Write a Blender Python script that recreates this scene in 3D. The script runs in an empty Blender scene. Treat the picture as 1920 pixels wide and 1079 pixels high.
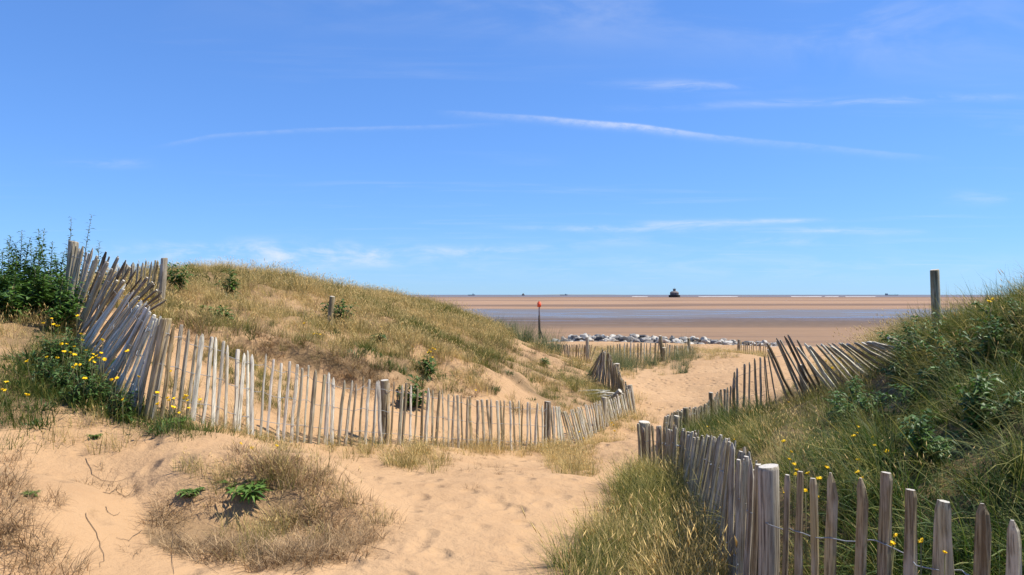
import bpy, bmesh, math, random
import numpy as np
from mathutils import Vector, Matrix, Quaternion

# ------------------------------------------------------------------ scene, camera, sky, sun
scene = bpy.context.scene
EYE = 5.5                       # metres above the flat beach
FPX = 1387.0                    # focal length in photograph pixels (26 mm equivalent)
HOR = 553.0                     # photograph row of the horizon
cam_d = bpy.data.cameras.new('camera')
cam_d.sensor_width = 36.0
cam_d.lens = 36.0 * FPX / 1920.0
cam_d.shift_y = (HOR - 539.5) / 1920.0
cam_d.clip_start = 0.1
cam_d.clip_end = 90000.0
cam = bpy.data.objects.new('camera', cam_d)
scene.collection.objects.link(cam)
cam.location = (0, 0, EYE)
cam.rotation_euler = (math.radians(90), 0, 0)
scene.camera = cam

SUN_EL, SUN_AZ = math.radians(57), math.radians(84)    # azimuth clockwise from the view direction
world = bpy.data.worlds.new('World')
scene.world = world
world.use_nodes = True
SKY_STRENGTH = 0.10


def build_world():
    nt = world.node_tree
    nd, lk = nt.nodes, nt.links
    nd.clear()

    def math_n(op, a, b=None, c=None, clamp=False):
        n = nd.new('ShaderNodeMath'); n.operation = op; n.use_clamp = clamp
        for i, v in enumerate((a, b, c)):
            if v is None:
                continue
            if isinstance(v, (int, float)):
                n.inputs[i].default_value = v
            else:
                lk.new(v, n.inputs[i])
        return n.outputs[0]

    out = nd.new('ShaderNodeOutputWorld')
    bg = nd.new('ShaderNodeBackground'); bg.inputs['Strength'].default_value = SKY_STRENGTH
    sky = nd.new('ShaderNodeTexSky'); sky.sky_type = 'NISHITA'
    sky.sun_disc = False
    sky.sun_elevation = SUN_EL; sky.sun_rotation = SUN_AZ
    sky.altitude = 0; sky.air_density = 1.0; sky.dust_density = 0.0; sky.ozone_density = 3.0
    hs = nd.new('ShaderNodeHueSaturation')
    hs.inputs['Saturation'].default_value = 1.0
    hs.inputs['Value'].default_value = 1.0
    wb = nd.new('ShaderNodeMix'); wb.data_type = 'RGBA'; wb.blend_type = 'MULTIPLY'      # the phone's cool, vivid rendering of the sky
    wb.inputs[0].default_value = 1.0; wb.inputs[7].default_value = (0.325 / SKY_STRENGTH, 0.560 / SKY_STRENGTH, 0.98 / SKY_STRENGTH, 1)
    sc_ = nd.new('ShaderNodeMix'); sc_.data_type = 'RGBA'; sc_.blend_type = 'MULTIPLY'; sc_.inputs[0].default_value = 1.0
    sc_.inputs[7].default_value = (SKY_STRENGTH, SKY_STRENGTH, SKY_STRENGTH, 1)
    lk.new(sky.outputs[0], sc_.inputs[6])
    gm = nd.new('ShaderNodeGamma'); gm.inputs[1].default_value = 0.68
    lk.new(sc_.outputs[2], gm.inputs[0])
    lk.new(gm.outputs[0], wb.inputs[6]); lk.new(wb.outputs[2], hs.inputs['Color'])
    tc = nd.new('ShaderNodeTexCoord')
    sep = nd.new('ShaderNodeSeparateXYZ'); lk.new(tc.outputs['Generated'], sep.inputs[0])
    X, Y, Z = sep.outputs
    zc = math_n('MAXIMUM', Z, 0.012)
    u = math_n('DIVIDE', X, math_n('ADD', zc, 0.02))
    v = math_n('DIVIDE', Y, math_n('ADD', zc, 0.02))
    # high thin cirrus on a plane far above: stretched noise in plane coordinates
    cmb = nd.new('ShaderNodeCombineXYZ'); lk.new(u, cmb.inputs[0]); lk.new(v, cmb.inputs[1])

    def noise(vec, scale, detail, rough, sx, sy, rz, dist=0.0):
        mp = nd.new('ShaderNodeMapping'); mp.inputs['Scale'].default_value = (sx, sy, 1)
        mp.inputs['Rotation'].default_value = (0, 0, rz)
        lk.new(vec, mp.inputs[0])
        n = nd.new('ShaderNodeTexNoise'); n.inputs['Scale'].default_value = scale
        n.inputs['Detail'].default_value = detail; n.inputs['Roughness'].default_value = rough
        n.inputs['Distortion'].default_value = dist
        lk.new(mp.outputs[0], n.inputs['Vector'])
        return n.outputs['Fac']

    def ramp(f, a, b):
        n = nd.new('ShaderNodeMapRange'); n.interpolation_type = 'SMOOTHSTEP'
        lk.new(f, n.inputs['Value'])
        n.inputs['From Min'].default_value = a; n.inputs['From Max'].default_value = b
        return n.outputs['Result']

    wisps = ramp(noise(cmb.outputs[0], 0.9, 9, 0.62, 0.55, 2.2, 0.16, 0.6), 0.50, 0.80)
    cover = ramp(noise(cmb.outputs[0], 0.33, 3, 0.5, 0.8, 1.3, 0.4), 0.44, 0.64)
    fine = noise(cmb.outputs[0], 3.5, 8, 0.7, 0.7, 2.4, 0.16, 0.4)
    cirrus = math_n('MULTIPLY', math_n('MULTIPLY', wisps, cover), 0.20)
    # front-hemisphere angles for the single streaks
    ya = math_n('MAXIMUM', Y, 0.05)
    A = math_n('DIVIDE', X, ya); E = math_n('DIVIDE', Z, ya)
    front = ramp(Y, 0.06, 0.3)
    acc = cirrus

    def gauss(x, c, w):
        d = math_n('DIVIDE', math_n('SUBTRACT', x, c), w)
        return math_n('EXPONENT', math_n('MULTIPLY', math_n('MULTIPLY', d, d), -1.0))

    ecomb = nd.new('ShaderNodeCombineXYZ'); lk.new(A, ecomb.inputs[0]); lk.new(E, ecomb.inputs[1])
    sn = ramp(noise(ecomb.outputs[0], 9.0, 8, 0.65, 1.0, 5.5, -0.03, 0.5), 0.36, 0.72)
    puff = ramp(noise(ecomb.outputs[0], 13.0, 8, 0.6, 1.0, 3.2, 0.0, 0.3), 0.38, 0.78)

    soft = ramp(noise(ecomb.outputs[0], 4.0, 7, 0.6, 1.0, 2.6, -0.25, 0.6), 0.34, 0.74)

    def px_a(p): return (p - 960) / FPX
    def px_e(p): return (HOR - p) / FPX
    # (x, y, half width, half height, slope dy/dx, strength, texture)
    for (cx, cy, hw, hh, sl, st, tex) in (
            (1290, 161, 130, 9, 0.02, 0.30, sn), (1600, 190, 330, 7, -0.03, 0.26, sn),
            (1300, 419, 120, 6, -0.02, 0.55, sn), (1180, 430, 190, 6, 0.01, 0.40, sn),
            (1600, 433, 120, 6, 0.02, 0.42, sn), (1480, 414, 70, 4, 0.0, 0.45, sn),
            (1350, 452, 260, 10, 0.0, 0.28, sn), (960, 468, 130, 8, -0.02, 0.42, puff),
            (430, 470, 240, 16, -0.02, 0.75, puff), (560, 490, 190, 14, 0.0, 0.6, puff),
            (720, 476, 170, 13, 0.0, 0.5, puff), (706, 358, 16, 5, 0.1, 0.35, sn),
            (1050, 20, 520, 60, 0.05, 0.16, soft), (1650, 40, 330, 80, 0.1, 0.22, soft),
            (1840, 372, 60, 12, 0.0, 0.22, sn), (210, 306, 70, 8, 0.0, 0.18, sn),
            (1250, 500, 700, 26, 0.0, 0.16, sn)):
        e0 = math_n('MULTIPLY_ADD', math_n('SUBTRACT', A, px_a(cx)), -sl, px_e(cy))
        g = math_n('MULTIPLY', gauss(A, px_a(cx), hw / FPX), gauss(math_n('SUBTRACT', E, e0), 0.0, hh / FPX))
        g = math_n('MULTIPLY', math_n('MULTIPLY', g, tex), st)
        acc = math_n('ADD', acc, math_n('MULTIPLY', g, front))
    # the long contrail: a thin line sinking to the right, feathered underneath, brightest in its middle
    def trail(pts_, core, feather, x0, w0, st, base):
        e0 = None
        for (xa, ya_), (xb, yb) in zip(pts_[:-1], pts_[1:]):
            n = nd.new('ShaderNodeMapRange'); n.clamp = True
            lk.new(A, n.inputs['Value'])
            for key, val in (('From Min', px_a(xa)), ('From Max', px_a(xb)), ('To Min', 0.0 if e0 is not None else px_e(ya_)), ('To Max', (px_e(yb) - px_e(ya_)) if e0 is not None else px_e(yb))):
                n.inputs[key].default_value = val
            e0 = n.outputs['Result'] if e0 is None else math_n('ADD', e0, n.outputs['Result'])
        wob = math_n('MULTIPLY', math_n('SUBTRACT', noise(ecomb.outputs[0], 14.0, 4, 0.6, 1, 1, 0), 0.5), 5.0 / FPX)
        d = math_n('ADD', math_n('SUBTRACT', E, e0), wob)
        up = math_n('DIVIDE', math_n('MAXIMUM', d, 0.0), core / FPX)
        dn = math_n('DIVIDE', math_n('MINIMUM', d, 0.0), feather / FPX)
        q = math_n('ADD', math_n('MULTIPLY', up, up), math_n('MULTIPLY', dn, dn))
        body = math_n('EXPONENT', math_n('MULTIPLY', q, -1.0))
        amp = math_n('MULTIPLY_ADD', gauss(A, px_a(x0), w0 / FPX), st, base)
        ends = math_n('MULTIPLY', ramp(A, px_a(pts_[0][0]), px_a(pts_[0][0] + 90)), ramp(A, px_a(pts_[-1][0]), px_a(pts_[-1][0] - 160)))
        tex = ramp(noise(ecomb.outputs[0], 42.0, 6, 0.7, 1.0, 2.2, 0.5, 0.3), 0.22, 0.66)
        return math_n('MULTIPLY', math_n('MULTIPLY', math_n('MULTIPLY', body, amp), ends), math_n('MULTIPLY_ADD', tex, 0.75, 0.25))

    for tr in (trail([(800, 207), (1000, 219), (1200, 236), (1350, 256), (1560, 276), (1800, 300)], 2.4, 9.0, 1170, 150, 0.40, 0.11),
               trail([(270, 279), (400, 254), (560, 243), (760, 238), (980, 231)], 2.2, 5.0, 600, 260, 0.04, 0.075)):
        acc = math_n('ADD', acc, math_n('MULTIPLY', tr, front))
    acc = math_n('MINIMUM', math_n('MULTIPLY', acc, ramp(Z, 0.0, 0.02)), 0.85)
    mix = nd.new('ShaderNodeMix'); mix.data_type = 'RGBA'
    lk.new(acc, mix.inputs[0]); lk.new(hs.outputs[0], mix.inputs[6])
    w = 0.66 / SKY_STRENGTH
    mix.inputs[7].default_value = (w * 0.96, w * 0.97, w, 1)
    lk.new(mix.outputs[2], bg.inputs['Color'])
    lk.new(bg.outputs[0], out.inputs['Surface'])


build_world()
sun_d = bpy.data.lights.new('sun', 'SUN')
sun_d.energy = 5.0
sun_d.angle = math.radians(0.53)
sun_d.color = (1.0, 0.93, 0.82)
sun = bpy.data.objects.new('sun', sun_d)
scene.collection.objects.link(sun)
sdir = Vector((math.sin(SUN_AZ) * math.cos(SUN_EL), math.cos(SUN_AZ) * math.cos(SUN_EL), math.sin(SUN_EL)))
sun.rotation_euler = sdir.to_track_quat('Z', 'Y').to_euler()
sun.location = (20, 0, 40)
vs = scene.view_settings
vs.view_transform = 'Standard'
vs.look = 'None'
vs.exposure = 0.58
vs.gamma = 1.0
vs.use_curve_mapping = False
scene.render.resolution_x = 1024
scene.render.resolution_y = 575
scene.render.engine = 'CYCLES'
scene.cycles.max_bounces = 6
scene.cycles.diffuse_bounces = 3
scene.cycles.transmission_bounces = 3

random.seed(7)
rng = np.random.default_rng(11)
# ------------------------------------------------------------------ terrain heights
#TERRAIN-BEGIN


def U(px, py, D):
    """photograph pixel + depth in metres -> point in the place"""
    return np.array([(px - 960.0) / FPX * D, D, EYE - (py - HOR) / FPX * D])


# fences: rows of (base x, base y, top x, top y, depth) read along each run
F_LEAN = [(122, 580, 134, 457, 9.6), (127, 595, 150, 459, 9.4), (133, 608, 170, 472, 9.1), (142, 630, 205, 500, 8.7),
          (152, 655, 238, 535, 8.3), (170, 695, 262, 566, 7.8), (195, 718, 276, 582, 7.3), (225, 738, 287, 590, 7.0),
          (248, 758, 296, 595, 6.75), (262, 772, 302, 598, 6.6)]
F_DARK = [(150, 600, 192, 474, 10.0), (165, 600, 210, 476, 9.8), (180, 605, 237, 488, 9.5), (195, 610, 262, 510, 9.2),
          (215, 605, 287, 528, 9.0), (230, 600, 298, 546, 8.8), (245, 600, 308, 558, 8.6), (262, 600, 313, 568, 8.4)]
F_BACK = [(205, 575, 222, 500, 12.2), (250, 573, 256, 492, 12.0), (280, 572, 290, 489, 11.8), (300, 572, 310, 484, 11.6)]
F_LONG = [(270, 780, 309, 598, 6.5), (300, 785, 325, 607, 6.7), (322, 788, 341, 615, 6.85), (366, 793, 386, 626, 7.1),
          (398, 799, 412, 637, 7.35), (438, 812, 447, 656, 7.6), (472, 818, 476, 665, 7.9), (512, 828, 521, 677, 8.15),
          (562, 830, 570, 687, 8.5), (612, 832, 619, 701, 8.85), (650, 834, 656, 711, 9.1), (716, 840, 721, 716, 9.55),
          (815, 846, 817, 732, 10.3), (906, 848, 901, 748, 11.1), (1025, 850, 1027, 758, 12.3), (1050, 846, 1042, 763, 12.6),
          (1080, 836, 1060, 772, 12.9), (1108, 826, 1090, 762, 13.6), (1130, 810, 1124, 752, 14.4),
          (1158, 797, 1147, 748, 15.6), (1176, 784, 1167, 738, 16.4), (1188, 772, 1182, 728, 17.0)]
F_FAN = [(1110, 694, 1129, 661, 22.0), (1120, 720, 1132, 658, 21.2), (1134, 728, 1136, 659, 20.8), (1146, 733, 1142, 667, 20.4),
         (1154, 738, 1149, 680, 20.0), (1162, 742, 1158, 690, 19.4), (1173, 752, 1169, 714, 18.3), (1184, 767, 1181, 736, 17.3)]
F_FARL = [(945, 652, 946, 639, 41.0), (1000, 661, 1000, 642, 38.0), (1048, 667, 1048, 646, 35.0), (1075, 677, 1075, 646, 33.3),
          (1100, 683, 1101, 645, 32.2), (1105, 683, 1113, 648, 31.9), (1108, 682, 1121, 653, 31.7)]
F_FARR = [(1138, 686, 1138, 648, 31.0), (1180, 684, 1180, 643, 31.5), (1240, 682, 1240, 643, 32.0), (1270, 672, 1270, 648, 33.0),
          (1298, 663, 1298, 649, 34.0)]
F_FARH = [(1385, 662, 1385, 641, 40.0), (1412, 664, 1412, 642, 40.5), (1446, 668, 1446, 644, 41.0)]
F_MID = [(1240, 838, 1247, 784, 10.8), (1262, 828, 1265, 772, 11.3), (1284, 816, 1286, 768, 11.9), (1310, 806, 1311, 764, 12.8),
         (1334, 794, 1334, 750, 13.8), (1352, 788, 1350, 731, 14.2), (1374, 780, 1373, 722, 14.4), (1379, 778, 1378, 690, 14.4),
         (1388, 776, 1387, 684, 14.4), (1412, 770, 1410, 676, 14.2), (1436, 762, 1430, 672, 13.9), (1462, 756, 1440, 662, 13.5)]
F_RLEAN = [(1478, 752, 1438, 655, 13.3), (1500, 748, 1446, 640, 13.0), (1522, 746, 1462, 633, 12.7), (1538, 745, 1478, 633, 12.4),
           (1567, 735, 1504, 643, 12.0), (1590, 722, 1524, 649, 11.5), (1618, 708, 1546, 649, 11.0), (1652, 700, 1576, 645, 10.4),
           (1679, 678, 1610, 647, 9.9), (1694, 664, 1630, 643, 9.5), (1712, 651, 1660, 636, 9.1), (1726, 643, 1678, 630, 8.9)]
F_FRONT = [(1203, 900, 1201, 797, 9.4), (1228, 905, 1224, 799, 9.0), (1262, 915, 1266, 802, 8.2), (1276, 930, 1290, 806, 7.4),
           (1290, 955, 1314, 816, 6.6), (1308, 985, 1342, 820, 5.9), (1326, 1025, 1360, 824, 5.3), (1348, 1070, 1376, 836, 4.8),
           (1372, 1120, 1390, 850, 4.4), (1398, 1190, 1406, 864, 4.0), (1418, 1240, 1420, 872, 3.75), (1462, 1268, 1463, 880, 3.55),
           (1496, 1290, 1493, 895, 3.45), (1600, 1330, 1597, 903, 3.2), (1700, 1375, 1697, 923, 2.95), (1792, 1405, 1785, 943, 2.75),
           (1858, 1420, 1842, 957, 2.62), (1922, 1435, 1903, 970, 2.5), (2010, 1455, 1990, 985, 2.36), (2140, 1485, 2115, 1003, 2.2), (2300, 1520, 2272, 1022, 2.05)]
ALL_F = [F_LEAN, F_BACK, F_LONG, F_FAN, F_FARL, F_FARR, F_FARH, F_MID, F_RLEAN, F_FRONT]

NEARF = [U(r[0], r[1], r[4])[:2] for r in F_RLEAN + F_MID] + [U(r[0], r[1], r[4] - 1.1)[:2] for r in F_RLEAN]
CTRL = []
for rows in ALL_F:
    for (bx, by, tx, ty, D) in rows:
        CTRL.append(tuple(U(bx, by, D)))
PIX = [  # (px, py, D) ground points
    # foreground sand and path
    (960, 1079, 4.4), (700, 1079, 4.4), (400, 1079, 4.3), (100, 1079, 4.0), (0, 1079, 3.8), (1060, 1079, 4.4),
    (900, 980, 5.7), (700, 980, 5.6), (900, 900, 7.3), (750, 890, 7.6), (600, 870, 7.4), (450, 870, 6.5), (300, 900, 5.7),
    (1050, 980, 5.8), (1060, 900, 7.6), (1150, 930, 7.2), (1180, 885, 8.8), (1100, 870, 9.6), (1150, 825, 12.3), (1180, 800, 15.0), (1205, 778, 17.8),
    (1250, 745, 22.0), (1330, 720, 22.5), (1300, 700, 26.0), (1200, 712, 24.0), (1250, 690, 29.0), (1310, 664, 32.0), (1345, 656, 33.5),
    (1390, 668, 34.0), (1380, 700, 25.0), (1440, 690, 27.0), (1480, 676, 34.0),
    # left bank
    (0, 570, 9.2), (60, 585, 9.2), (0, 640, 7.9), (60, 660, 7.5), (0, 720, 6.8), (80, 740, 6.5), (0, 850, 5.4), (150, 800, 6.2),
    (230, 810, 6.3), (0, 1000, 4.3), (200, 950, 5.2), (150, 880, 5.6), (-200, 640, 7.5), (-200, 900, 4.6),
    # left dune face and crest
    (330, 530, 15.5), (400, 515, 16.5), (450, 514, 17.0), (520, 525, 18.0), (600, 539, 19.5), (680, 558, 21.5), (760, 567, 23.5),
    (800, 571, 25.0), (850, 580, 27.0), (900, 606, 30.0), (935, 628, 32.5), (960, 645, 34.0),
    (330, 590, 12.0), (400, 570, 13.5), (520, 580, 14.2), (620, 606, 14.5), (700, 600, 16.5), (760, 600, 18.5), (840, 605, 21.0),
    (430, 640, 10.9), (520, 648, 12.0), (600, 650, 12.6), (700, 660, 13.8), (560, 690, 11.6), (640, 712, 11.6), (720, 730, 12.0),
    (500, 705, 10.4), (600, 745, 10.4), (720, 770, 11.0), (850, 700, 14.2), (800, 745, 12.6), (830, 640, 16.5), (900, 660, 18.0), (930, 740, 14.0),
    (950, 700, 17.0), (1000, 690, 20.0), (980, 650, 25.0), (1000, 750, 15.2), (1060, 715, 19.5), (1060, 685, 24.0), (1090, 735, 18.0),
    (1130, 742, 18.2), (1150, 762, 16.6), (1020, 668, 29.0), (1085, 690, 26.0),
    # right dune
    (1600, 668, 14.5), (1660, 650, 13.0), (1700, 642, 11.6), (1760, 632, 9.4), (1850, 642, 7.6), (1920, 636, 6.6), (2050, 618, 6.0),
    (1920, 700, 5.2), (1900, 850, 4.3), (1700, 880, 4.9), (1750, 790, 6.4), (1700, 748, 8.0), (1800, 690, 7.2), (1600, 790, 8.4),
    (1600, 900, 5.2), (1550, 860, 6.2), (1480, 800, 9.0), (1400, 840, 8.2), (1340, 850, 8.6), (1450, 940, 5.0), (1420, 790, 11.5), (1330, 815, 11.8),
    (1540, 795, 9.6), (1640, 752, 9.4),
    # back of the last dune, upper beach
    (1100, 652, 50.0), (1350, 655, 46.0), (1300, 650, 62.0), (1450, 665, 50.0), (1060, 640, 74.0), (1300, 644, 72.0), (1480, 652, 66.0),
]
for p in PIX:
    CTRL.append(tuple(U(*p)))
WLD = [  # (x, y, height relative to the eye)
    (0, 0, -1.62), (0, 2, -1.62), (-2.5, 0, -1.5), (-2.6, 2.2, -1.42), (1.0, 2.2, -1.7), (2.6, 0, -1.55), (3.4, 1.6, -1.3), (4.2, 3.2, -0.7),
    (5.2, 4.6, -0.42), (0, -6, -1.6), (-6, -4, -1.2), (6, -4, -1.1), (-8, 2, -0.7), (-8, 6, -0.4), (8, 3, -0.3), (9, 8, -0.5), (0, -20, -1.6),
    (-20, -10, -1.2), (20, -10, -1.0), (-12, 12, -0.2), (-14, 20, -0.3), (-10, 25, -0.2), (-20, 30, -1.6), (-10, 34, -1.6), (14, 16, -1.4), (18, 12, -0.8),
    (14, 24, -2.6), (22, 30, -3.4), (-5, 42, -3.4), (0, 55, -4.3), (-30, 50, -4.5), (-12, 55, -4.6), (20, 50, -4.5), (34, 34, -4.4),
    (0, 90, -6.0), (20, 92, -6.0), (40, 84, -6.0), (-20, 88, -6.0), (-60, 70, -6.0), (70, 60, -6.0), (30, 66, -4.9), (48, 58, -5.2),
    (-90, 20, -5.5), (90, 10, -5.5), (0, -60, -2.0), (-60, -40, -2.5), (60, -40, -2.5), (40, 12, -2.0), (-40, 10, -1.5),
]
for (x, y, z) in WLD:
    CTRL.append((x, y, EYE + z))
CT = np.array(CTRL)
RC = 0.55


def _kern(ax, ay, bx, by):
    return np.sqrt((ax[:, None] - bx[None, :]) ** 2 + (ay[:, None] - by[None, :]) ** 2 + RC * RC)


_n = len(CT)
_A = np.zeros((_n + 3, _n + 3))
_A[:_n, :_n] = _kern(CT[:, 0], CT[:, 1], CT[:, 0], CT[:, 1])
_dep = np.hypot(CT[:, 0], CT[:, 1])
_A[np.arange(_n), np.arange(_n)] -= 0.02 + 0.02 * _dep       # soft fit: conflicting readings average out
_A[:_n, _n] = 1; _A[_n, :_n] = 1
_A[:_n, _n + 1] = CT[:, 0]; _A[_n + 1, :_n] = CT[:, 0]
_A[:_n, _n + 2] = CT[:, 1]; _A[_n + 2, :_n] = CT[:, 1]
_W = np.linalg.solve(_A, np.concatenate([CT[:, 2], [0, 0, 0]]))


def _hash(ix, iy, seed):
    h = (ix.astype(np.int64) * 374761393 + iy.astype(np.int64) * 668265263 + seed * 974634521) & 0x7fffffff
    h = ((h ^ (h >> 13)) * 1274126177) & 0x7fffffff
    return ((h ^ (h >> 16)) & 0xffff) / 65535.0


def vnoise(x, y, seed=0):
    ix, iy = np.floor(x), np.floor(y)
    fx, fy = x - ix, y - iy
    fx = fx * fx * (3 - 2 * fx); fy = fy * fy * (3 - 2 * fy)
    a = _hash(ix, iy, seed); b = _hash(ix + 1, iy, seed); c = _hash(ix, iy + 1, seed); d = _hash(ix + 1, iy + 1, seed)
    return (a * (1 - fx) + b * fx) * (1 - fy) + (c * (1 - fx) + d * fx) * fy


def fbm(x, y, seed=0, octs=4):
    s, a, t = 0.0, 1.0, 0.0
    for o in range(octs):
        s = s + a * vnoise(x * 2 ** o + 13.7 * o, y * 2 ** o - 7.1 * o, seed + o); t += a; a *= 0.5
    return s / t


_rs = np.random.default_rng(5)
BUMPS = []   # low mounds: x, y, radius x, radius y, height
for (px, py, D, rx, ry, h) in ((480, 935, 6.1, 0.85, 0.7, 0.24), (600, 985, 5.8, 0.5, 0.42, 0.14), (380, 985, 5.5, 0.45, 0.35, 0.12), (40, 960, 4.6, 0.5, 0.6, 0.18)):
    p = U(px, py, D); BUMPS.append((p[0], p[1], rx, ry, h))
FOOT = []    # footprints in the path
for i in range(330):
    t = _rs.random() ** 0.8
    D = 4.2 + t * 24
    cx = np.interp(D, [4, 6, 9, 12, 16, 20, 26, 32], [-0.6, -0.3, 0.9, 1.7, 2.6, 4.2, 6.3, 8.6])
    w = np.interp(D, [4, 7, 9, 12, 16, 20, 30], [1.3, 1.4, 0.6, 0.6, 0.8, 2.0, 2.2])
    FOOT.append((cx + _rs.normal() * w * 0.55, D, _rs.uniform(0.06, 0.10), _rs.uniform(0.11, 0.16), _rs.uniform(-0.6, 0.9), _rs.uniform(0.008, 0.022)))


def base_ground(x, y):
    x = np.atleast_1d(np.asarray(x, float)); y = np.atleast_1d(np.asarray(y, float))
    out = np.empty(len(x))
    for i in range(0, len(x), 20000):
        xs, ys = x[i:i + 20000], y[i:i + 20000]
        out[i:i + 20000] = _kern(xs, ys, CT[:, 0], CT[:, 1]) @ _W[:_n] + _W[_n] + _W[_n + 1] * xs + _W[_n + 2] * ys
    return out


SC = np.array([U(400, 655, 10.6), U(460, 662, 11.0), U(530, 676, 11.6), U(600, 700, 11.8), U(670, 722, 11.9), U(735, 732, 12.3), U(790, 728, 13.2)])


def scarp(x, y):
    """the small eroded step along the foot of the left dune"""
    out = np.zeros(len(x))
    m = (x > -6.5) & (x < 0) & (y > 9) & (y < 15)
    if not m.any(): return out
    xs, ys = x[m], y[m] + (fbm(x[m] * 2.2, y[m] * 2.2, 31, 2) - .5) * 0.5
    best = np.full(len(xs), 1e9); sg = np.zeros(len(xs)); al = np.zeros(len(xs))
    for i in range(len(SC) - 1):
        ax, ay = SC[i][:2]; ex, ey = SC[i + 1][0] - ax, SC[i + 1][1] - ay
        L2 = ex * ex + ey * ey; t = np.clip(((xs - ax) * ex + (ys - ay) * ey) / L2, 0, 1)
        dx, dy = xs - ax - t * ex, ys - ay - t * ey; d = np.hypot(dx, dy)
        b = d < best
        best = np.where(b, d, best); sg = np.where(b, np.sign(ex * dy - ey * dx), sg); al = np.where(b, (i + t) / (len(SC) - 1), al)
    d = best * sg
    out[m] = 0.24 * np.tanh(d / 0.10) * np.exp(-(best / 0.9) ** 2) * np.clip(np.sin(al * math.pi) * 2.2, 0, 1)
    return out


def ground(x, y):
    x = np.atleast_1d(np.asarray(x, float)); y = np.atleast_1d(np.asarray(y, float))
    z = base_ground(x, y)
    r = np.hypot(x, y)
    z += (fbm(x * 0.9, y * 0.9, 3, 4) - 0.5) * 0.14 * np.clip(r / 8, 0.3, 1.6)
    z += (fbm(x * 3.1, y * 3.1, 9, 3) - 0.5) * 0.05 + scarp(x, y)
    yf = np.interp(x, [-9, -5.7, -3.1, -1.6, 0.5, 2.9], [10.0, 10.5, 10.6, 12.2, 15.0, 19.0])
    lm = np.clip((y - yf) / 1.5, 0, 1) * np.clip((33 - y) / 5, 0, 1) * np.clip((4.5 - x) / 1.5, 0, 1) * np.clip((x + 11) / 2, 0, 1)
    z += lm * (fbm(x * 0.95, y * 0.95, 35, 3) - 0.5) * np.interp(y, [11, 16, 19], [0.55, 0.5, 0.34])
    edge = np.interp(y, [0, 3, 5, 7.5, 9.5, 11.5, 14, 20], [1.6, 1.9, 2.0, 2.2, 2.6, 3.4, 5.0, 9.0])
    hm = np.clip((x - edge) / 0.8, 0, 1) * np.clip((19 - y) / 4, 0, 1) * np.clip((y - 1.5) / 2, 0, 1)
    nf = np.full(len(x), 9.0)
    for q in NEARF:
        nf = np.minimum(nf, np.hypot(x - q[0], y - q[1]))
    hm = hm * np.clip((nf - 0.35) / 1.3, 0, 1)
    z += hm * (fbm(x * 1.1, y * 1.1, 23, 3) - 0.5) * 0.6
    for (bx, by, rx, ry, h) in BUMPS:
        d2 = ((x - bx) / rx) ** 2 + ((y - by) / ry) ** 2
        z += h * np.exp(-d2 * d2 * 0.8)
    return z


def ground1(x, y):
    return float(ground([x], [y])[0])


def hit(px, py, d0=3.0, d1=60.0):
    """where the ray through a pixel first meets the ground"""
    D = np.geomspace(d0, d1, 400)
    x = (px - 960) / FPX * D; z = EYE - (py - HOR) / FPX * D
    g_ = ground(x, D)
    k = np.argmax(g_ >= z) if (g_ >= z).any() else len(D) - 1
    return np.array([x[k], D[k], g_[k]])


def with_feet(x, y, z):
    for (fx, fy, a, b, rot, dep) in FOOT:
        m = (np.abs(x - fx) < 0.4) & (np.abs(y - fy) < 0.4)
        if not m.any():
            continue
        dx, dy = x[m] - fx, y[m] - fy
        c, s = math.cos(rot), math.sin(rot)
        q = np.sqrt(((dx * c + dy * s) / a) ** 2 + ((-dx * s + dy * c) / b) ** 2)
        z[m] += dep * (-np.exp(-q ** 2 * 1.2) + 0.45 * np.exp(-((q - 1.5) / 0.45) ** 2))
    return z


def project(x, y, z):
    y = np.maximum(y, 1e-3)
    return 960 + x / y * FPX, HOR - (z - EYE) / y * FPX


# where plants cover the ground (outlines in the photograph)
CREST = [(150, 440), (400, 440), (620, 490), (800, 530), (930, 590), (960, 640), (850, 655), (760, 645), (640, 635), (500, 625), (330, 612), (250, 600), (150, 585)]
MIDB = [(300, 600), (500, 622), (640, 636), (850, 650), (925, 632), (950, 660), (905, 700), (890, 750), (840, 742), (760, 735), (720, 700), (640, 690), (540, 670), (430, 655)]
SCARP = [(400, 640), (520, 645), (640, 660), (720, 690), (740, 725), (680, 728), (600, 700), (500, 680), (420, 670)]
SPARSE = [(880, 640), (1000, 650), (1110, 690), (1150, 770), (1020, 790), (850, 745)]
HOLLOW = [(1030, 690), (1100, 715), (1165, 745), (1170, 770), (1120, 765), (1060, 725)]
BEHIND = [(280, 770), (400, 780), (560, 815), (720, 830), (1020, 838), (1060, 835), (1040, 856), (720, 846), (520, 834), (300, 790)]
BANK = [(-60, 570), (135, 572), (150, 640), (110, 690), (-60, 670)]
LUSHB = [(95, 610), (135, 610), (200, 700), (262, 770), (345, 792), (352, 818), (300, 820), (235, 790), (150, 762), (60, 745), (0, 712), (30, 670), (90, 645)]
GREEN2 = [(-60, 690), (70, 715), (120, 765), (60, 805), (-60, 805)]
MOUND = [(270, 965), (340, 885), (440, 848), (560, 862), (640, 905), (730, 985), (665, 1040), (520, 1068), (400, 1045), (310, 1030)]
MEDGE = [(270, 965), (330, 890), (350, 920), (320, 1000), (420, 1020), (520, 1040), (660, 1010), (730, 985), (665, 1045), (520, 1070), (400, 1048), (310, 1034)]
WEDGE = [(1045, 1200), (1065, 1079), (1110, 1000), (1160, 930), (1200, 880), (1300, 880), (1400, 1000), (1450, 1200)]
RIGHT = [(1270, 815), (1330, 795), (1400, 776), (1470, 752), (1600, 668), (1700, 628), (1850, 590), (1930, 560), (2120, 510), (2120, 1500), (1440, 1500), (1405, 1050), (1330, 900), (1270, 850)]
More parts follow.
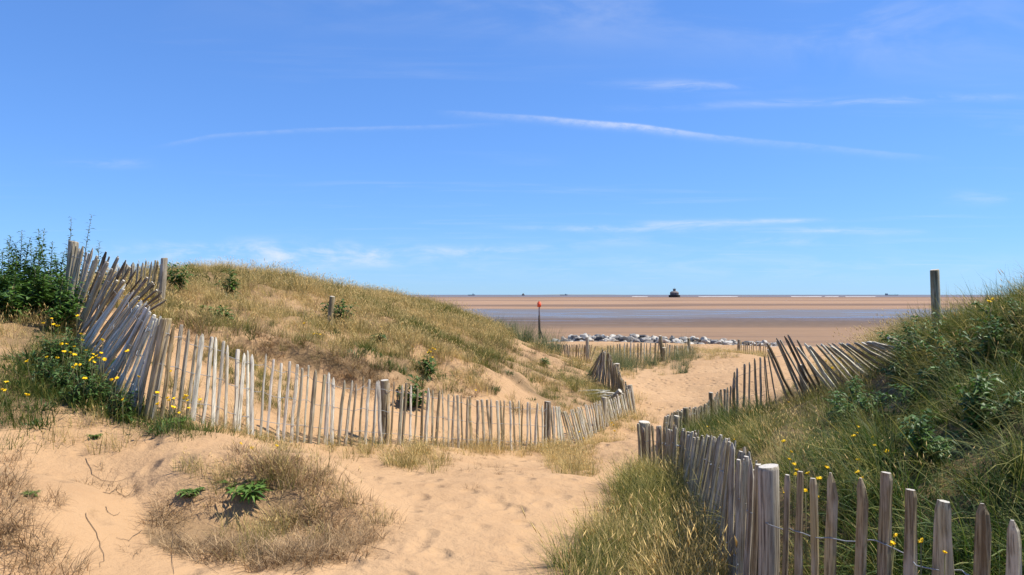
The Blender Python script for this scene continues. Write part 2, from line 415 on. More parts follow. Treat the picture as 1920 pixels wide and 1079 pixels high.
RDARK = [(1660, 600), (1850, 560), (2120, 510), (2120, 1500), (1700, 1500), (1620, 900), (1560, 780), (1640, 700)]


def in_poly(px, py, poly):
    P = np.array(poly, float); inside = np.zeros(len(px), bool)
    j = len(P) - 1
    for i in range(len(P)):
        xi, yi, xj, yj = P[i][0], P[i][1], P[j][0], P[j][1]
        c = ((yi > py) != (yj > py)) & (px < (xj - xi) * (py - yi) / (yj - yi + 1e-9) + xi)
        inside ^= c; j = i
    return inside


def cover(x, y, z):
    """how much dead plant litter and painted gap shade darkens the ground"""
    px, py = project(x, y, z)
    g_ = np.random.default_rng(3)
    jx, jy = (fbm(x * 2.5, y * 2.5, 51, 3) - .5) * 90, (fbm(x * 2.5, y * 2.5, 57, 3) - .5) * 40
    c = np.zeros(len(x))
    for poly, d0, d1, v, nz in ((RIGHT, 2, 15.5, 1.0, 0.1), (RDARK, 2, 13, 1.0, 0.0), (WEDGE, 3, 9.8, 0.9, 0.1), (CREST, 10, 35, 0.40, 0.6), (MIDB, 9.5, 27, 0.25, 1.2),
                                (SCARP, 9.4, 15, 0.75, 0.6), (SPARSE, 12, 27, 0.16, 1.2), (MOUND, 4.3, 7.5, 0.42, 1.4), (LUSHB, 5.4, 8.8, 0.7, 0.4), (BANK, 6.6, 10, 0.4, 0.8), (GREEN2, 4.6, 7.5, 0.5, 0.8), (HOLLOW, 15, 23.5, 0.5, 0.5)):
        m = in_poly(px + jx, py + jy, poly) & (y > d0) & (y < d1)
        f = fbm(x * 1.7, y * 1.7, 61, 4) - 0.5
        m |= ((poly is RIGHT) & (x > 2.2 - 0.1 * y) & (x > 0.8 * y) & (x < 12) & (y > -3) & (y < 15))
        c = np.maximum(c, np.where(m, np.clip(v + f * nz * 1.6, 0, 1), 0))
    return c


#TERRAIN-END
# ------------------------------------------------------------------ helpers
col = scene.collection


def tag(o, label=None, cat=None, group=None, kind=None):
    if label: o['label'] = label
    if cat: o['category'] = cat
    if group: o['group'] = group
    if kind: o['kind'] = kind
    return o


def link(name, me, mat=None, parent=None):
    o = bpy.data.objects.new(name, me)
    col.objects.link(o)
    if mat is not None and me is not None and not me.materials:
        me.materials.append(mat)
    if parent is not None:
        o.parent = parent
    return o


def empty(name, loc):
    o = bpy.data.objects.new(name, None)
    o.empty_display_size = 0.2
    col.objects.link(o)
    o.location = loc
    return o


def np_mesh(name, V, F, smooth=True):
    me = bpy.data.meshes.new(name)
    me.from_pydata([tuple(v) for v in V], [], [tuple(f) for f in F])
    me.validate()
    if smooth:
        me.shade_smooth()
    me.update()
    return me


def grid_mesh(name, P, nu, nv, smooth=True, wrap=False):
    """P: (nu*nv, 3) points, v fastest"""
    me = bpy.data.meshes.new(name)
    iu, iv = np.meshgrid(np.arange(nu if wrap else nu - 1), np.arange(nv - 1), indexing='ij')
    iu = iu.ravel(); iv = iv.ravel(); ju = (iu + 1) % nu
    q = np.stack([iu * nv + iv, ju * nv + iv, ju * nv + iv + 1, iu * nv + iv + 1], 1)
    me.vertices.add(len(P)); me.vertices.foreach_set('co', P.astype(np.float32).ravel())
    me.loops.add(q.size); me.loops.foreach_set('vertex_index', q.ravel().astype(np.int32))
    me.polygons.add(len(q)); me.polygons.foreach_set('loop_start', np.arange(0, q.size, 4, dtype=np.int32))
    me.polygons.foreach_set('loop_total', np.full(len(q), 4, np.int32))
    me.update(calc_edges=True)
    if smooth:
        me.shade_smooth()
    return me


class NT:
    """small node builder"""
    def __init__(self, name):
        self.m = bpy.data.materials.new(name); self.m.use_nodes = True
        self.t = self.m.node_tree; self.t.nodes.clear()
        self.out = self.t.nodes.new('ShaderNodeOutputMaterial')

    def n(self, kind, **kw):
        x = self.t.nodes.new(kind)
        for k, v in kw.items():
            setattr(x, k, v)
        return x

    def put(self, node, key, v):
        s = node.inputs[key]
        if hasattr(v, 'is_output') or isinstance(v, bpy.types.NodeSocket):
            self.t.links.new(v, s)
        else:
            s.default_value = v

    def math(self, op, a, b=None, c=None, clamp=False):
        x = self.n('ShaderNodeMath', operation=op, use_clamp=clamp)
        for i, v in enumerate((a, b, c)):
            if v is not None: self.put(x, i, v)
        return x.outputs[0]

    def noise(self, vec, scale, detail=4, rough=0.55, dist=0.0):
        x = self.n('ShaderNodeTexNoise')
        if vec is not None: self.put(x, 'Vector', vec)
        self.put(x, 'Scale', scale); self.put(x, 'Detail', detail); self.put(x, 'Roughness', rough); self.put(x, 'Distortion', dist)
        return x.outputs['Fac']

    def mapping(self, vec, scale=(1, 1, 1), rot=(0, 0, 0), loc=(0, 0, 0)):
        x = self.n('ShaderNodeMapping'); self.put(x, 'Vector', vec)
        self.put(x, 'Scale', scale); self.put(x, 'Rotation', rot); self.put(x, 'Location', loc)
        return x.outputs[0]

    def mr(self, v, a, b, c=0.0, d=1.0, smooth=True):
        x = self.n('ShaderNodeMapRange')
        if smooth: x.interpolation_type = 'SMOOTHSTEP'
        self.put(x, 'Value', v); self.put(x, 'From Min', a); self.put(x, 'From Max', b); self.put(x, 'To Min', c); self.put(x, 'To Max', d)
        return x.outputs['Result']

    def mix(self, f, a, b, mode='MIX'):
        x = self.n('ShaderNodeMix', data_type='RGBA', blend_type=mode)
        self.put(x, 0, f)
        for k, v in ((6, a), (7, b)):
            self.put(x, k, v if not isinstance(v, tuple) else (v + (1,) if len(v) == 3 else v))
        return x.outputs[2]

    def bump(self, h, strength, dist, normal=None):
        x = self.n('ShaderNodeBump'); self.put(x, 'Height', h); self.put(x, 'Strength', strength); self.put(x, 'Distance', dist)
        if normal is not None: self.put(x, 'Normal', normal)
        return x.outputs[0]

    def pos(self):
        return self.n('ShaderNodeNewGeometry').outputs['Position']

    def objco(self):
        return self.n('ShaderNodeTexCoord').outputs['Object']

    def principled(self, color, rough=0.8, normal=None, spec=0.3):
        p = self.n('ShaderNodeBsdfPrincipled')
        self.put(p, 'Base Color', color if not isinstance(color, tuple) else (color + (1,) if len(color) == 3 else color))
        self.put(p, 'Roughness', rough); self.put(p, 'Specular IOR Level', spec)
        if normal is not None: self.put(p, 'Normal', normal)
        self.t.links.new(p.outputs[0], self.out.inputs['Surface'])
        return p


def mat_sand():
    k = NT('dune_sand')
    P = k.pos()
    big = k.noise(P, 0.35, 4, 0.6)
    mid = k.noise(P, 2.6, 6, 0.65)
    fine = k.noise(P, 120.0, 3, 0.7)
    speck = k.noise(P, 38.0, 4, 0.75)
    c = k.mix(k.mr(big, 0.35, 0.65), (0.375, 0.235, 0.122), (0.42, 0.27, 0.144))
    c = k.mix(k.mr(mid, 0.45, 0.72, 0, 0.45), c, (0.325, 0.195, 0.098))
    c = k.mix(k.mr(speck, 0.62, 0.74, 0, 0.5), c, (0.24, 0.15, 0.085))
    c = k.mix(k.mr(fine, 0.35, 0.7, 0, 0.25), c, (0.49, 0.325, 0.18))
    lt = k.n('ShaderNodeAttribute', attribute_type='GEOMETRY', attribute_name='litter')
    lc = k.mix(k.mr(speck, 0.35, 0.65), (0.055, 0.042, 0.022), (0.17, 0.12, 0.062))  # litter colour kept dark to paint shade into gaps below the grass
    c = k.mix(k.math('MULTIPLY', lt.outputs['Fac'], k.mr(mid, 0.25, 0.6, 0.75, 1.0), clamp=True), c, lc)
    vor = k.n('ShaderNodeTexVoronoi', feature='SMOOTH_F1'); k.put(vor, 'Vector', k.mapping(P, (1, 0.75, 1))); k.put(vor, 'Scale', 3.6); k.put(vor, 'Smoothness', 0.35)
    dent = k.mr(vor.outputs['Distance'], 0.08, 0.38)
    rip = k.n('ShaderNodeTexWave', wave_type='BANDS', bands_direction='Y'); k.put(rip, 'Vector', k.mapping(P, (1, 1, 0), (0, 0, 0.5)))
    k.put(rip, 'Scale', 2.6); k.put(rip, 'Distortion', 6.0); k.put(rip, 'Detail', 3.0); k.put(rip, 'Detail Scale', 1.4)
    h = k.math('ADD', k.math('MULTIPLY', dent, 0.55), k.math('MULTIPLY', mid, 0.7))
    h = k.math('ADD', h, k.math('MULTIPLY', k.noise(P, 9.0, 4, 0.6), 0.35))
    h = k.math('ADD', h, k.math('MULTIPLY', k.math('MULTIPLY', rip.outputs['Fac'], k.mr(big, 0.5, 0.7)), 0.07))
    n1 = k.bump(h, 0.9, 0.075)
    n2 = k.bump(k.math('ADD', fine, speck), 0.4, 0.006, n1)
    k.principled(c, 0.95, n2, 0.1)
    return k.m


def mat_beach():
    k = NT('beach_sand')
    P = k.pos()
    sep = k.n('ShaderNodeSeparateXYZ'); k.put(sep, 0, P)
    x, y = sep.outputs[0], sep.outputs[1]
    # the bars run almost across the view; wobble their edges
    wob = k.math('MULTIPLY', k.math('SUBTRACT', k.noise(k.mapping(P, (0.004, 0.004, 0)), 1.0, 6, 0.6), 0.5), 1.1)
    fineb = k.math('MULTIPLY', k.math('SUBTRACT', k.noise(k.mapping(P, (0.006, 0.05, 0)), 1.0, 6, 0.65), 0.5), 0.5)
    ly = k.math('LOGARITHM', k.math('ADD', k.math('MAXIMUM', y, 20.0), k.math('MULTIPLY', x, -0.10)), 2.718281828)
    w = k.math('ADD', k.math('ADD', ly, k.math('MULTIPLY', wob, 0.42)), k.math('MULTIPLY', fineb, 0.62))
    r = k.n('ShaderNodeValToRGB'); cr = r.color_ramp
    t = k.mr(w, 4.0, 8.0, 0, 1, smooth=False)
    k.put(r, 0, t)

    def pt(D): return (math.log(D) - 4.0) / 4.0
    stops = [(60, (0.262, 0.172, 0.108)), (114, (0.250, 0.163, 0.102)), (130, (0.140, 0.102, 0.076)), (150, (0.118, 0.088, 0.068)), (172, (0.115, 0.090, 0.072)), (186, (0.150, 0.128, 0.100)),
             (272, (0.148, 0.126, 0.097)), (292, (0.29, 0.185, 0.118)), (335, (0.31, 0.20, 0.128)), (365, (0.16, 0.108, 0.08)), (410, (0.175, 0.118, 0.088)),
             (450, (0.325, 0.212, 0.138)), (620, (0.325, 0.212, 0.138)), (700, (0.20, 0.135, 0.098)), (850, (0.31, 0.205, 0.135)), (1300, (0.22, 0.15, 0.108))]
    while len(cr.elements) < len(stops): cr.elements.new(0.5)
    for e, (D, c) in zip(cr.elements, stops):
        e.position = pt(D); e.color = c + (1,)
    streak = k.noise(k.mapping(P, (0.014, 0.16, 0)), 1.0, 8, 0.72)
    c = k.mix(k.mr(streak, 0.48, 0.66, 0, 0.6), r.outputs[0], (0.14, 0.098, 0.078))
    mott = k.noise(P, 0.5, 5, 0.6)
    c = k.mix(k.mr(mott, 0.4, 0.7, 0, 0.2), c, (0.30, 0.20, 0.13))
    # wet hollow between the bars, with standing water
    wet = k.math('MULTIPLY', k.mr(w, math.log(128), math.log(190)), k.mr(w, math.log(300), math.log(265)))
    pud = k.noise(k.mapping(P, (0.03, 0.11, 0)), 1.0, 6, 0.6)
    pud2 = k.math('MULTIPLY', k.mr(pud, 0.54, 0.60), k.mr(w, math.log(110), math.log(190)))
    pud2 = k.math('MULTIPLY', pud2, k.mr(w, math.log(330), math.log(260)))
    c = k.mix(k.math('MULTIPLY', pud2, 0.4), c, (0.13, 0.11, 0.11))
    ro = k.math('SUBTRACT', 0.95, k.math('MULTIPLY', wet, 0.52))
    ro = k.math('SUBTRACT', ro, k.math('MULTIPLY', pud2, 0.36))
    ro = k.math('MAXIMUM', ro, 0.22)
    spec = k.math('ADD', 0.02, k.math('MULTIPLY', k.math('MAXIMUM', k.math('MULTIPLY', wet, 0.3), pud2), 0.26))
    n1 = k.bump(k.noise(k.mapping(P, (0.6, 2.0, 1)), 1.0, 5, 0.65), k.math('SUBTRACT', 0.5, k.math('MULTIPLY', wet, 0.42)), 0.08)
    k.principled(c, ro, n1, spec)
    return k.m


def mat_sea():
    k = NT('sea_water')
    P = k.pos()
    a = k.noise(k.mapping(P, (0.004, 0.02, 0)), 1.0, 6, 0.6)
    c = k.mix(k.mr(a, 0.35, 0.65), (0.115, 0.115, 0.135), (0.165, 0.155, 0.16))
    n1 = k.bump(k.noise(k.mapping(P, (0.05, 0.12, 1)), 1.0, 5, 0.7), 1.0, 2.0)
    k.principled(c, 0.55, n1, 0.12)
    return k.m


def mat_plain(name, c, rough=0.8, spec=0.3, var=0.15, scale=6.0):
    k = NT(name)
    nz = k.noise(k.objco(), scale, 5, 0.6)
    d = tuple(v * (1 - var * 2) for v in c)
    k.principled(k.mix(k.mr(nz, 0.3, 0.7), d, c), rough, k.bump(nz, 0.3, 0.01), spec)
    return k.m


def mat_wood(name='weathered_wood'):
    k = NT(name)
    oi = k.n('ShaderNodeObjectInfo')
    co = k.n('ShaderNodeVectorMath', operation='ADD')
    k.put(co, 0, k.objco())
    rv = k.math('MULTIPLY', oi.outputs['Random'], 37.0)
    cb = k.n('ShaderNodeCombineXYZ'); k.put(cb, 0, rv); k.put(cb, 2, rv)
    k.put(co, 1, cb.outputs[0])
    V = co.outputs[0]
    grain = k.noise(k.mapping(V, (95, 95, 3.0)), 1.0, 6, 0.7, 0.4)
    blot = k.noise(k.mapping(V, (12, 12, 3.5)), 1.0, 5, 0.6)
    crack = k.noise(k.mapping(V, (160, 160, 1.6)), 1.0, 3, 0.6)
    base = oi.outputs['Color']
    base = k.mix(1.0, base, (1.0, 1.01, 0.82), 'MULTIPLY')
    dark = k.mix(1.0, base, (0.42, 0.37, 0.33), 'MULTIPLY')
    pale = k.mix(0.45, base, (0.68, 0.62, 0.54))
    c = k.mix(k.mr(grain, 0.38, 0.60), dark, base)
    c = k.mix(k.mr(blot, 0.46, 0.7, 0, 0.65), c, pale)
    c = k.mix(k.mr(crack, 0.60, 0.70, 0, 0.75), c, (0.07, 0.055, 0.045))
    nz_ = k.n('ShaderNodeSeparateXYZ'); k.put(nz_, 0, k.n('ShaderNodeTexCoord').outputs['Normal'])
    c = k.mix(k.mr(nz_.outputs[2], 0.75, 0.97, 0, 0.6), c, (0.66, 0.62, 0.55))          # bleached end grain
    h = k.math('ADD', grain, k.math('MULTIPLY', k.mr(crack, 0.58, 0.7), -0.8))
    k.principled(c, 0.9, k.bump(h, 0.7, 0.006), 0.15)
    return k.m


def mat_grass(name, green, dry, tipdry, trans=0.3):
    """blade colour: green to straw by the tuft's own dryness, then by blade"""
    k = NT(name)
    at = k.n('ShaderNodeAttribute', attribute_type='INSTANCER', attribute_name='dry')
    sh = k.n('ShaderNodeAttribute', attribute_type='GEOMETRY', attribute_name='shade')
    tp = k.n('ShaderNodeAttribute', attribute_type='GEOMETRY', attribute_name='along')
    d = k.math('ADD', at.outputs['Fac'], k.math('MULTIPLY', k.math('SUBTRACT', sh.outputs['Fac'], 0.5), 0.75))
    d = k.math('ADD', d, k.math('MULTIPLY', k.math('SUBTRACT', tp.outputs['Fac'], 0.5), tipdry), clamp=True)
    c = k.mix(d, green, dry)
    v = k.math('MULTIPLY_ADD', sh.outputs['Fac'], 0.95, 0.5)
    hv = k.n('ShaderNodeHueSaturation'); k.put(hv, 'Color', c); k.put(hv, 'Value', v)
    df = k.n('ShaderNodeBsdfPrincipled'); k.put(df, 'Base Color', hv.outputs[0]); k.put(df, 'Roughness', 0.6); k.put(df, 'Specular IOR Level', 0.25)
    tl = k.n('ShaderNodeBsdfTranslucent'); k.put(tl, 'Color', hv.outputs[0])
    mx = k.n('ShaderNodeMixShader'); k.put(mx, 0, trans)
    k.t.links.new(df.outputs[0], mx.inputs[1]); k.t.links.new(tl.outputs[0], mx.inputs[2])
    k.t.links.new(mx.outputs[0], k.out.inputs['Surface'])
    return k.m


def mat_leaf(name, c1, c2, trans=0.25, rough=0.5):
    k = NT(name)
    sh = k.n('ShaderNodeAttribute', attribute_type='GEOMETRY', attribute_name='shade')
    c = k.mix(sh.outputs['Fac'], c1, c2)
    df = k.n('ShaderNodeBsdfPrincipled'); k.put(df, 'Base Color', c); k.put(df, 'Roughness', rough); k.put(df, 'Specular IOR Level', 0.35)
    tl = k.n('ShaderNodeBsdfTranslucent'); k.put(tl, 'Color', c)
    mx = k.n('ShaderNodeMixShader'); k.put(mx, 0, trans)
    k.t.links.new(df.outputs[0], mx.inputs[1]); k.t.links.new(tl.outputs[0], mx.inputs[2])
    k.t.links.new(mx.outputs[0], k.out.inputs['Surface'])
    return k.m


def mat_rock():
    k = NT('boulder_stone')
    oi = k.n('ShaderNodeObjectInfo')
    V = k.objco()
    a = k.noise(V, 2.2, 7, 0.65); b = k.noise(V, 9.0, 5, 0.7)
    c = k.mix(k.mr(a, 0.35, 0.65), oi.outputs['Color'], k.mix(1.0, oi.outputs['Color'], (0.55, 0.52, 0.5), 'MULTIPLY'))
    c = k.mix(k.mr(b, 0.6, 0.75, 0, 0.5), c, (0.16, 0.15, 0.14))
    k.principled(c, 0.9, k.bump(k.math('ADD', a, b), 0.6, 0.12), 0.15)
    return k.m


M_SAND, M_BEACH, M_SEA, M_WOOD, M_ROCK = mat_sand(), mat_beach(), mat_sea(), mat_wood(), mat_rock()
M_WIRE = mat_plain('galvanised_wire', (0.30, 0.32, 0.33), 0.55, 0.5, 0.2, 40.0)
M_FOAM = mat_plain('surf_foam', (0.50, 0.50, 0.50), 0.9, 0.1, 0.03)
G_DUNE = mat_grass('dune_grass', (0.125, 0.152, 0.022), (0.62, 0.465, 0.195), 0.5, 0.36)
G_LUSH = mat_grass('lush_grass', (0.050, 0.096, 0.012), (0.40, 0.31, 0.09), 0.45, 0.34)
G_DEAD = mat_grass('dead_grass', (0.115, 0.072, 0.030), (0.38, 0.26, 0.135), 0.2, 0.15)
G_MARRAM = mat_grass('marram_grass', (0.085, 0.145, 0.06), (0.40, 0.31, 0.13), 0.3)
L_DARK = mat_leaf('dark_leaf', (0.030, 0.075, 0.010), (0.10, 0.19, 0.03))
L_MID = mat_leaf('weed_leaf', (0.04, 0.085, 0.018), (0.09, 0.16, 0.035))
L_ROS = mat_leaf('rosette_leaf', (0.06, 0.13, 0.02), (0.14, 0.24, 0.04))
L_GREY = mat_leaf('grey_green_leaf', (0.05, 0.085, 0.045), (0.12, 0.17, 0.10))
M_STEM = mat_plain('plant_stem', (0.16, 0.15, 0.06), 0.7)
M_PETAL = mat_plain('yellow_petal', (0.92, 0.60, 0.012), 0.6, 0.2, 0.05)

# ------------------------------------------------------------------ ground, beach, sea
ang_f = np.radians(np.linspace(-41, 41, 440))
ang_b = np.radians(np.linspace(41, 319, 90)[1:-1])
ang = np.concatenate([ang_f, ang_b])
rad = np.concatenate([[0.02, 0.6], np.geomspace(1.2, 45, 350), np.geomspace(45, 100, 44)[1:]])
AA, RR = np.meshgrid(ang, rad, indexing='ij')
gx, gy = (RR * np.sin(AA)).ravel(), (RR * np.cos(AA)).ravel()
gz = with_feet(gx, gy, ground(gx, gy))
rim = np.clip((np.hypot(gx, gy) - 88) / 12, 0, 1)
gz = gz * (1 - rim) + np.minimum(gz, -0.6) * rim
me = grid_mesh('dune_ground', np.stack([gx, gy, gz], 1), len(ang), len(rad), True, wrap=True)
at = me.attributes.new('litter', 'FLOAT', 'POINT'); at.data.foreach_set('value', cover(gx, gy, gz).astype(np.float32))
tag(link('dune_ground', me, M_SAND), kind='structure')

bx = np.array([-40000, -8000, -2500, -900, -300, -100, 0, 100, 300, 900, 2500, 8000, 40000.0])
by = np.array([-40000, -3000, -300, 30, 90, 200, 400, 800, 1200, 1800, 1900.0])
BX, BY = np.meshgrid(bx, by, indexing='ij')
me = grid_mesh('beach', np.stack([BX.ravel(), BY.ravel(), np.zeros(BX.size)], 1), len(bx), len(by))
tag(link('beach', me, M_BEACH), kind='structure')
sy = np.array([1900, 2200, 3000, 6000, 15000, 60000.0])
SX, SY = np.meshgrid(bx, sy, indexing='ij')
me = grid_mesh('sea', np.stack([SX.ravel(), SY.ravel(), np.full(SX.size, 0.0)], 1), len(bx), len(sy))
tag(link('sea', me, M_SEA), kind='structure')

# breaking surf along the far water's edge: ragged low ridges of foam
V, Fc = [], []
rs = random.Random(3)
for (x0, x1, dens) in ((310, 740, 0.55), (740, 900, 0.1), (200, 310, 0.15)):
    xx = x0
    while xx < x1:
        ln = rs.uniform(20, 110)
        if rs.random() < dens:
            yc = 1915 + rs.uniform(-25, 40); wd = rs.uniform(10, 45) if dens > 0.5 else rs.uniform(10, 40)
            b = len(V); ns = 7
            for j in range(ns):
                t = j / (ns - 1); w_ = wd * math.sin(math.pi * min(max(t, 0.04), 0.96)) * rs.uniform(0.7, 1.2)
                X_ = xx + t * ln; Y_ = yc + rs.uniform(-5, 5)
                V += [(X_, Y_, 0.02), (X_, Y_ + w_ * 0.5, 0.9 + rs.uniform(0, .4)), (X_, Y_ + w_, 0.02)]
            for j in range(ns - 1):
                q = b + 3 * j
                Fc += [(q, q + 3, q + 4, q + 1), (q + 1, q + 4, q + 5, q + 2)]
        xx += ln * 0.8
tag(link('surf', np_mesh('surf', V, Fc), M_FOAM), 'white line of breaking surf along the far water edge', 'surf', kind='stuff')
# ------------------------------------------------------------------ grass
def blade_mesh(name, n, r, lmin, lmax, wid, lean, bend, mat, seed, bias=(0, 0), seedheads=0.0, segs=3, twist=0.0, low=0.0, leafy=False):
    """a tuft: n curved tapering blades; each carries 'shade' (per blade) and 'along' (root to tip)"""
    g = np.random.default_rng(seed)
    V, F, S, T = [], [], [], []
    for i in range(n):
        az = g.uniform(0, 2 * math.pi); rr = r * math.sqrt(g.random())
        bx_, by_ = rr * math.cos(az), rr * math.sin(az)
        a2 = az + g.normal() * 0.9
        L = g.uniform(lmin, lmax); th = abs(g.normal()) * lean + low; bd = bend * g.uniform(0.3, 1.4)
        dx, dy = math.cos(a2), math.sin(a2)
        dx += bias[0]; dy += bias[1]
        nl = math.hypot(dx, dy) + 1e-6; dx, dy = dx / nl, dy / nl
        sx, sy = -dy, dx
        fa = g.uniform(0, math.pi)                       # blade faces a random way
        wx, wy = sx * math.cos(fa) + dx * math.sin(fa) * 0.4, sy * math.cos(fa) + dy * math.sin(fa) * 0.4
        w = wid * g.uniform(0.6, 1.3)
        sh = g.random(); b0 = len(V)
        p = np.array([bx_, by_, -0.03]); sl = L / segs
        kink = g.normal(size=(segs, 2)) * twist
        for s in range(segs + 1):
            t = s / segs
            if leafy:
                ww = w * math.sin(math.pi * (0.12 + 0.8 * t))
            else:
                ww = w * (1 - 0.75 * t)
            if s == segs:
                V.append(p.copy()); S.append(sh); T.append(t)
            else:
                V.append(p - np.array([wx, wy, 0]) * ww * 0.5); V.append(p + np.array([wx, wy, 0]) * ww * 0.5)
                S += [sh, sh]; T += [t, t]
                ang_ = th + bd * (t + 0.5 / segs)
                p = p + sl * np.array([math.sin(ang_) * dx + kink[s][0], math.sin(ang_) * dy + kink[s][1], math.cos(ang_)])
        for s in range(segs - 1):
            q = b0 + 2 * s; F.append((q, q + 1, q + 3, q + 2))
        q = b0 + 2 * (segs - 1); F.append((q, q + 1, q + 2))
        if seedheads and g.random() < seedheads:
            c = len(V); hl = g.uniform(0.04, 0.085); hw = g.uniform(0.003, 0.006); hd = np.array([dx * 0.5, dy * 0.5, 0.8])
            V += [p - hd * 0.01, p + hd * hl * .4 + np.array([hw, 0, 0]), p + hd * hl * .4 + np.array([-hw * .5, hw, 0]),
                  p + hd * hl * .4 + np.array([-hw * .5, -hw, 0]), p + hd * hl]
            S += [g.uniform(0.55, 0.95)] * 5; T += [1.4] * 5
            for (i1, i2) in ((1, 2), (2, 3), (3, 1)):
                F.append((c, c + i1, c + i2)); F.append((c + 4, c + i2, c + i1))
    me = np_mesh(name, V, F, True)
    for nm, arr in (('shade', S), ('along', T)):
        at = me.attributes.new(nm, 'FLOAT', 'POINT'); at.data.foreach_set('value', np.array(arr, np.float32))
    me.materials.append(mat)
    return me


def tuft_set(name, count, **kw):
    c = bpy.data.collections.new(name)
    for i in range(count):
        m = blade_mesh(f'{name}_{i}', seed=hash_seed(name) + i, **kw)
        o = bpy.data.objects.new(f'{name}_{i}', m); c.objects.link(o)
    return c


def hash_seed(s):
    h = 7
    for ch in s: h = (h * 31 + ord(ch)) % 100003
    return h


T_DUNE = tuft_set('dune_tuft', 4, n=52, r=0.13, lmin=0.14, lmax=0.34, wid=0.0062, lean=0.30, bend=0.75, mat=G_DUNE, seedheads=0.16)
T_LUSH = tuft_set('lush_tuft', 4, n=74, r=0.11, lmin=0.20, lmax=0.62, wid=0.0062, lean=0.34, bend=1.45, mat=G_LUSH, bias=(-0.5, -0.1), segs=4)
T_ARCH = tuft_set('arching_tuft', 4, n=58, r=0.10, lmin=0.25, lmax=0.66, wid=0.0085, lean=0.40, bend=1.9, mat=G_LUSH, bias=(-0.6, -0.25), segs=5)
T_SEED = tuft_set('seed_tuft', 3, n=26, r=0.16, lmin=0.24, lmax=0.58, wid=0.0042, lean=0.32, bend=0.9, mat=G_DUNE, seedheads=0.55, bias=(-0.3, 0), segs=4)
T_DEAD = tuft_set('dead_tuft', 4, n=72, r=0.13, lmin=0.08, lmax=0.27, wid=0.0055, lean=0.65, bend=1.2, mat=G_DEAD, twist=0.16, low=0.25)
T_MARRAM = tuft_set('marram_tuft', 3, n=60, r=0.12, lmin=0.45, lmax=0.85, wid=0.0075, lean=0.22, bend=0.7, mat=G_MARRAM, segs=4)
T_SHORT = tuft_set('short_tuft', 3, n=44, r=0.12, lmin=0.05, lmax=0.17, wid=0.0055, lean=0.45, bend=0.9, mat=G_LUSH)
T_WEED = tuft_set('weed_tuft', 4, n=52, r=0.11, lmin=0.06, lmax=0.17, wid=0.017, lean=0.5, bend=1.0, mat=L_MID, leafy=True)


def gn_scatter(name, coll, pts, rot, scl, dry, n_src):
    """real tufts standing at pts, as geometry-node instances of a tuft"""
    me = bpy.data.meshes.new(name)
    me.vertices.add(len(pts)); me.vertices.foreach_set('co', pts.astype(np.float32).ravel())
    a = me.attributes.new('rot', 'FLOAT_VECTOR', 'POINT'); a.data.foreach_set('vector', rot.astype(np.float32).ravel())
    a = me.attributes.new('scl', 'FLOAT', 'POINT'); a.data.foreach_set('value', scl.astype(np.float32))
    a = me.attributes.new('dry', 'FLOAT', 'POINT'); a.data.foreach_set('value', dry.astype(np.float32))
    a = me.attributes.new('pick', 'INT', 'POINT'); a.data.foreach_set('value', rng.integers(0, n_src, len(pts)).astype(np.int32))
    me.update()
    o = link(name, me)
    ng = bpy.data.node_groups.new(name + '_tufts', 'GeometryNodeTree')
    ng.interface.new_socket('Geometry', in_out='INPUT', socket_type='NodeSocketGeometry')
    ng.interface.new_socket('Geometry', in_out='OUTPUT', socket_type='NodeSocketGeometry')
    nd, lk = ng.nodes, ng.links
    gi, go = nd.new('NodeGroupInput'), nd.new('NodeGroupOutput')
    ci = nd.new('GeometryNodeCollectionInfo'); ci.inputs['Collection'].default_value = coll
    ci.inputs['Separate Children'].default_value = True; ci.inputs['Reset Children'].default_value = True
    ip = nd.new('GeometryNodeInstanceOnPoints'); ip.inputs['Pick Instance'].default_value = True

    def attr(nm, ty):
        x = nd.new('GeometryNodeInputNamedAttribute'); x.data_type = ty; x.inputs['Name'].default_value = nm
        return x.outputs['Attribute']
    e2r = nd.new('FunctionNodeEulerToRotation')
    lk.new(attr('rot', 'FLOAT_VECTOR'), e2r.inputs[0])
    lk.new(gi.outputs[0], ip.inputs['Points']); lk.new(ci.outputs[0], ip.inputs['Instance'])
    lk.new(attr('pick', 'INT'), ip.inputs['Instance Index'])
    lk.new(e2r.outputs[0], ip.inputs['Rotation']); lk.new(attr('scl', 'FLOAT'), ip.inputs['Scale'])
    lk.new(ip.outputs[0], go.inputs[0])
    md = o.modifiers.new('tufts', 'NODES'); md.node_group = ng
    return o




def sample(poly, d0, d1, dens, clump=0.0, cseed=0, cscale=1.2, feather=14):
    """points on the ground whose picture lies in poly and whose depth lies in d0..d1"""
    P = np.array(poly, float)
    a0, a1 = (P[:, 0].min() - 960) / FPX, (P[:, 0].max() - 960) / FPX
    x0, x1 = min(a0 * d0, a0 * d1), max(a1 * d0, a1 * d1)
    n = int(dens * (x1 - x0) * (d1 - d0))
    x = rng.uniform(x0, x1, n); y = rng.uniform(d0, d1, n)
    z = ground(x, y)
    px, py = project(x, y, z)
    k = in_poly(px + rng.normal(size=n) * feather, py + rng.normal(size=n) * feather * 0.35, poly)
    if clump:
        f = fbm(x * cscale, y * cscale, 40 + cseed, 3)
        k &= f + rng.normal(size=n) * 0.05 > clump
    return np.stack([x, y, z], 1)[k]


def outside(dens):
    """the same dune beyond the right edge of the picture"""
    n = int(dens * 9 * 15)
    x = rng.uniform(1.5, 10.5, n); y = rng.uniform(-1, 14, n); z = ground(x, y)
    k = (x / np.maximum(y, 0.01) > 0.83) | (y < 0.2)
    k &= x > 2.3 - 0.1 * y
    return np.stack([x, y, z], 1)[k]


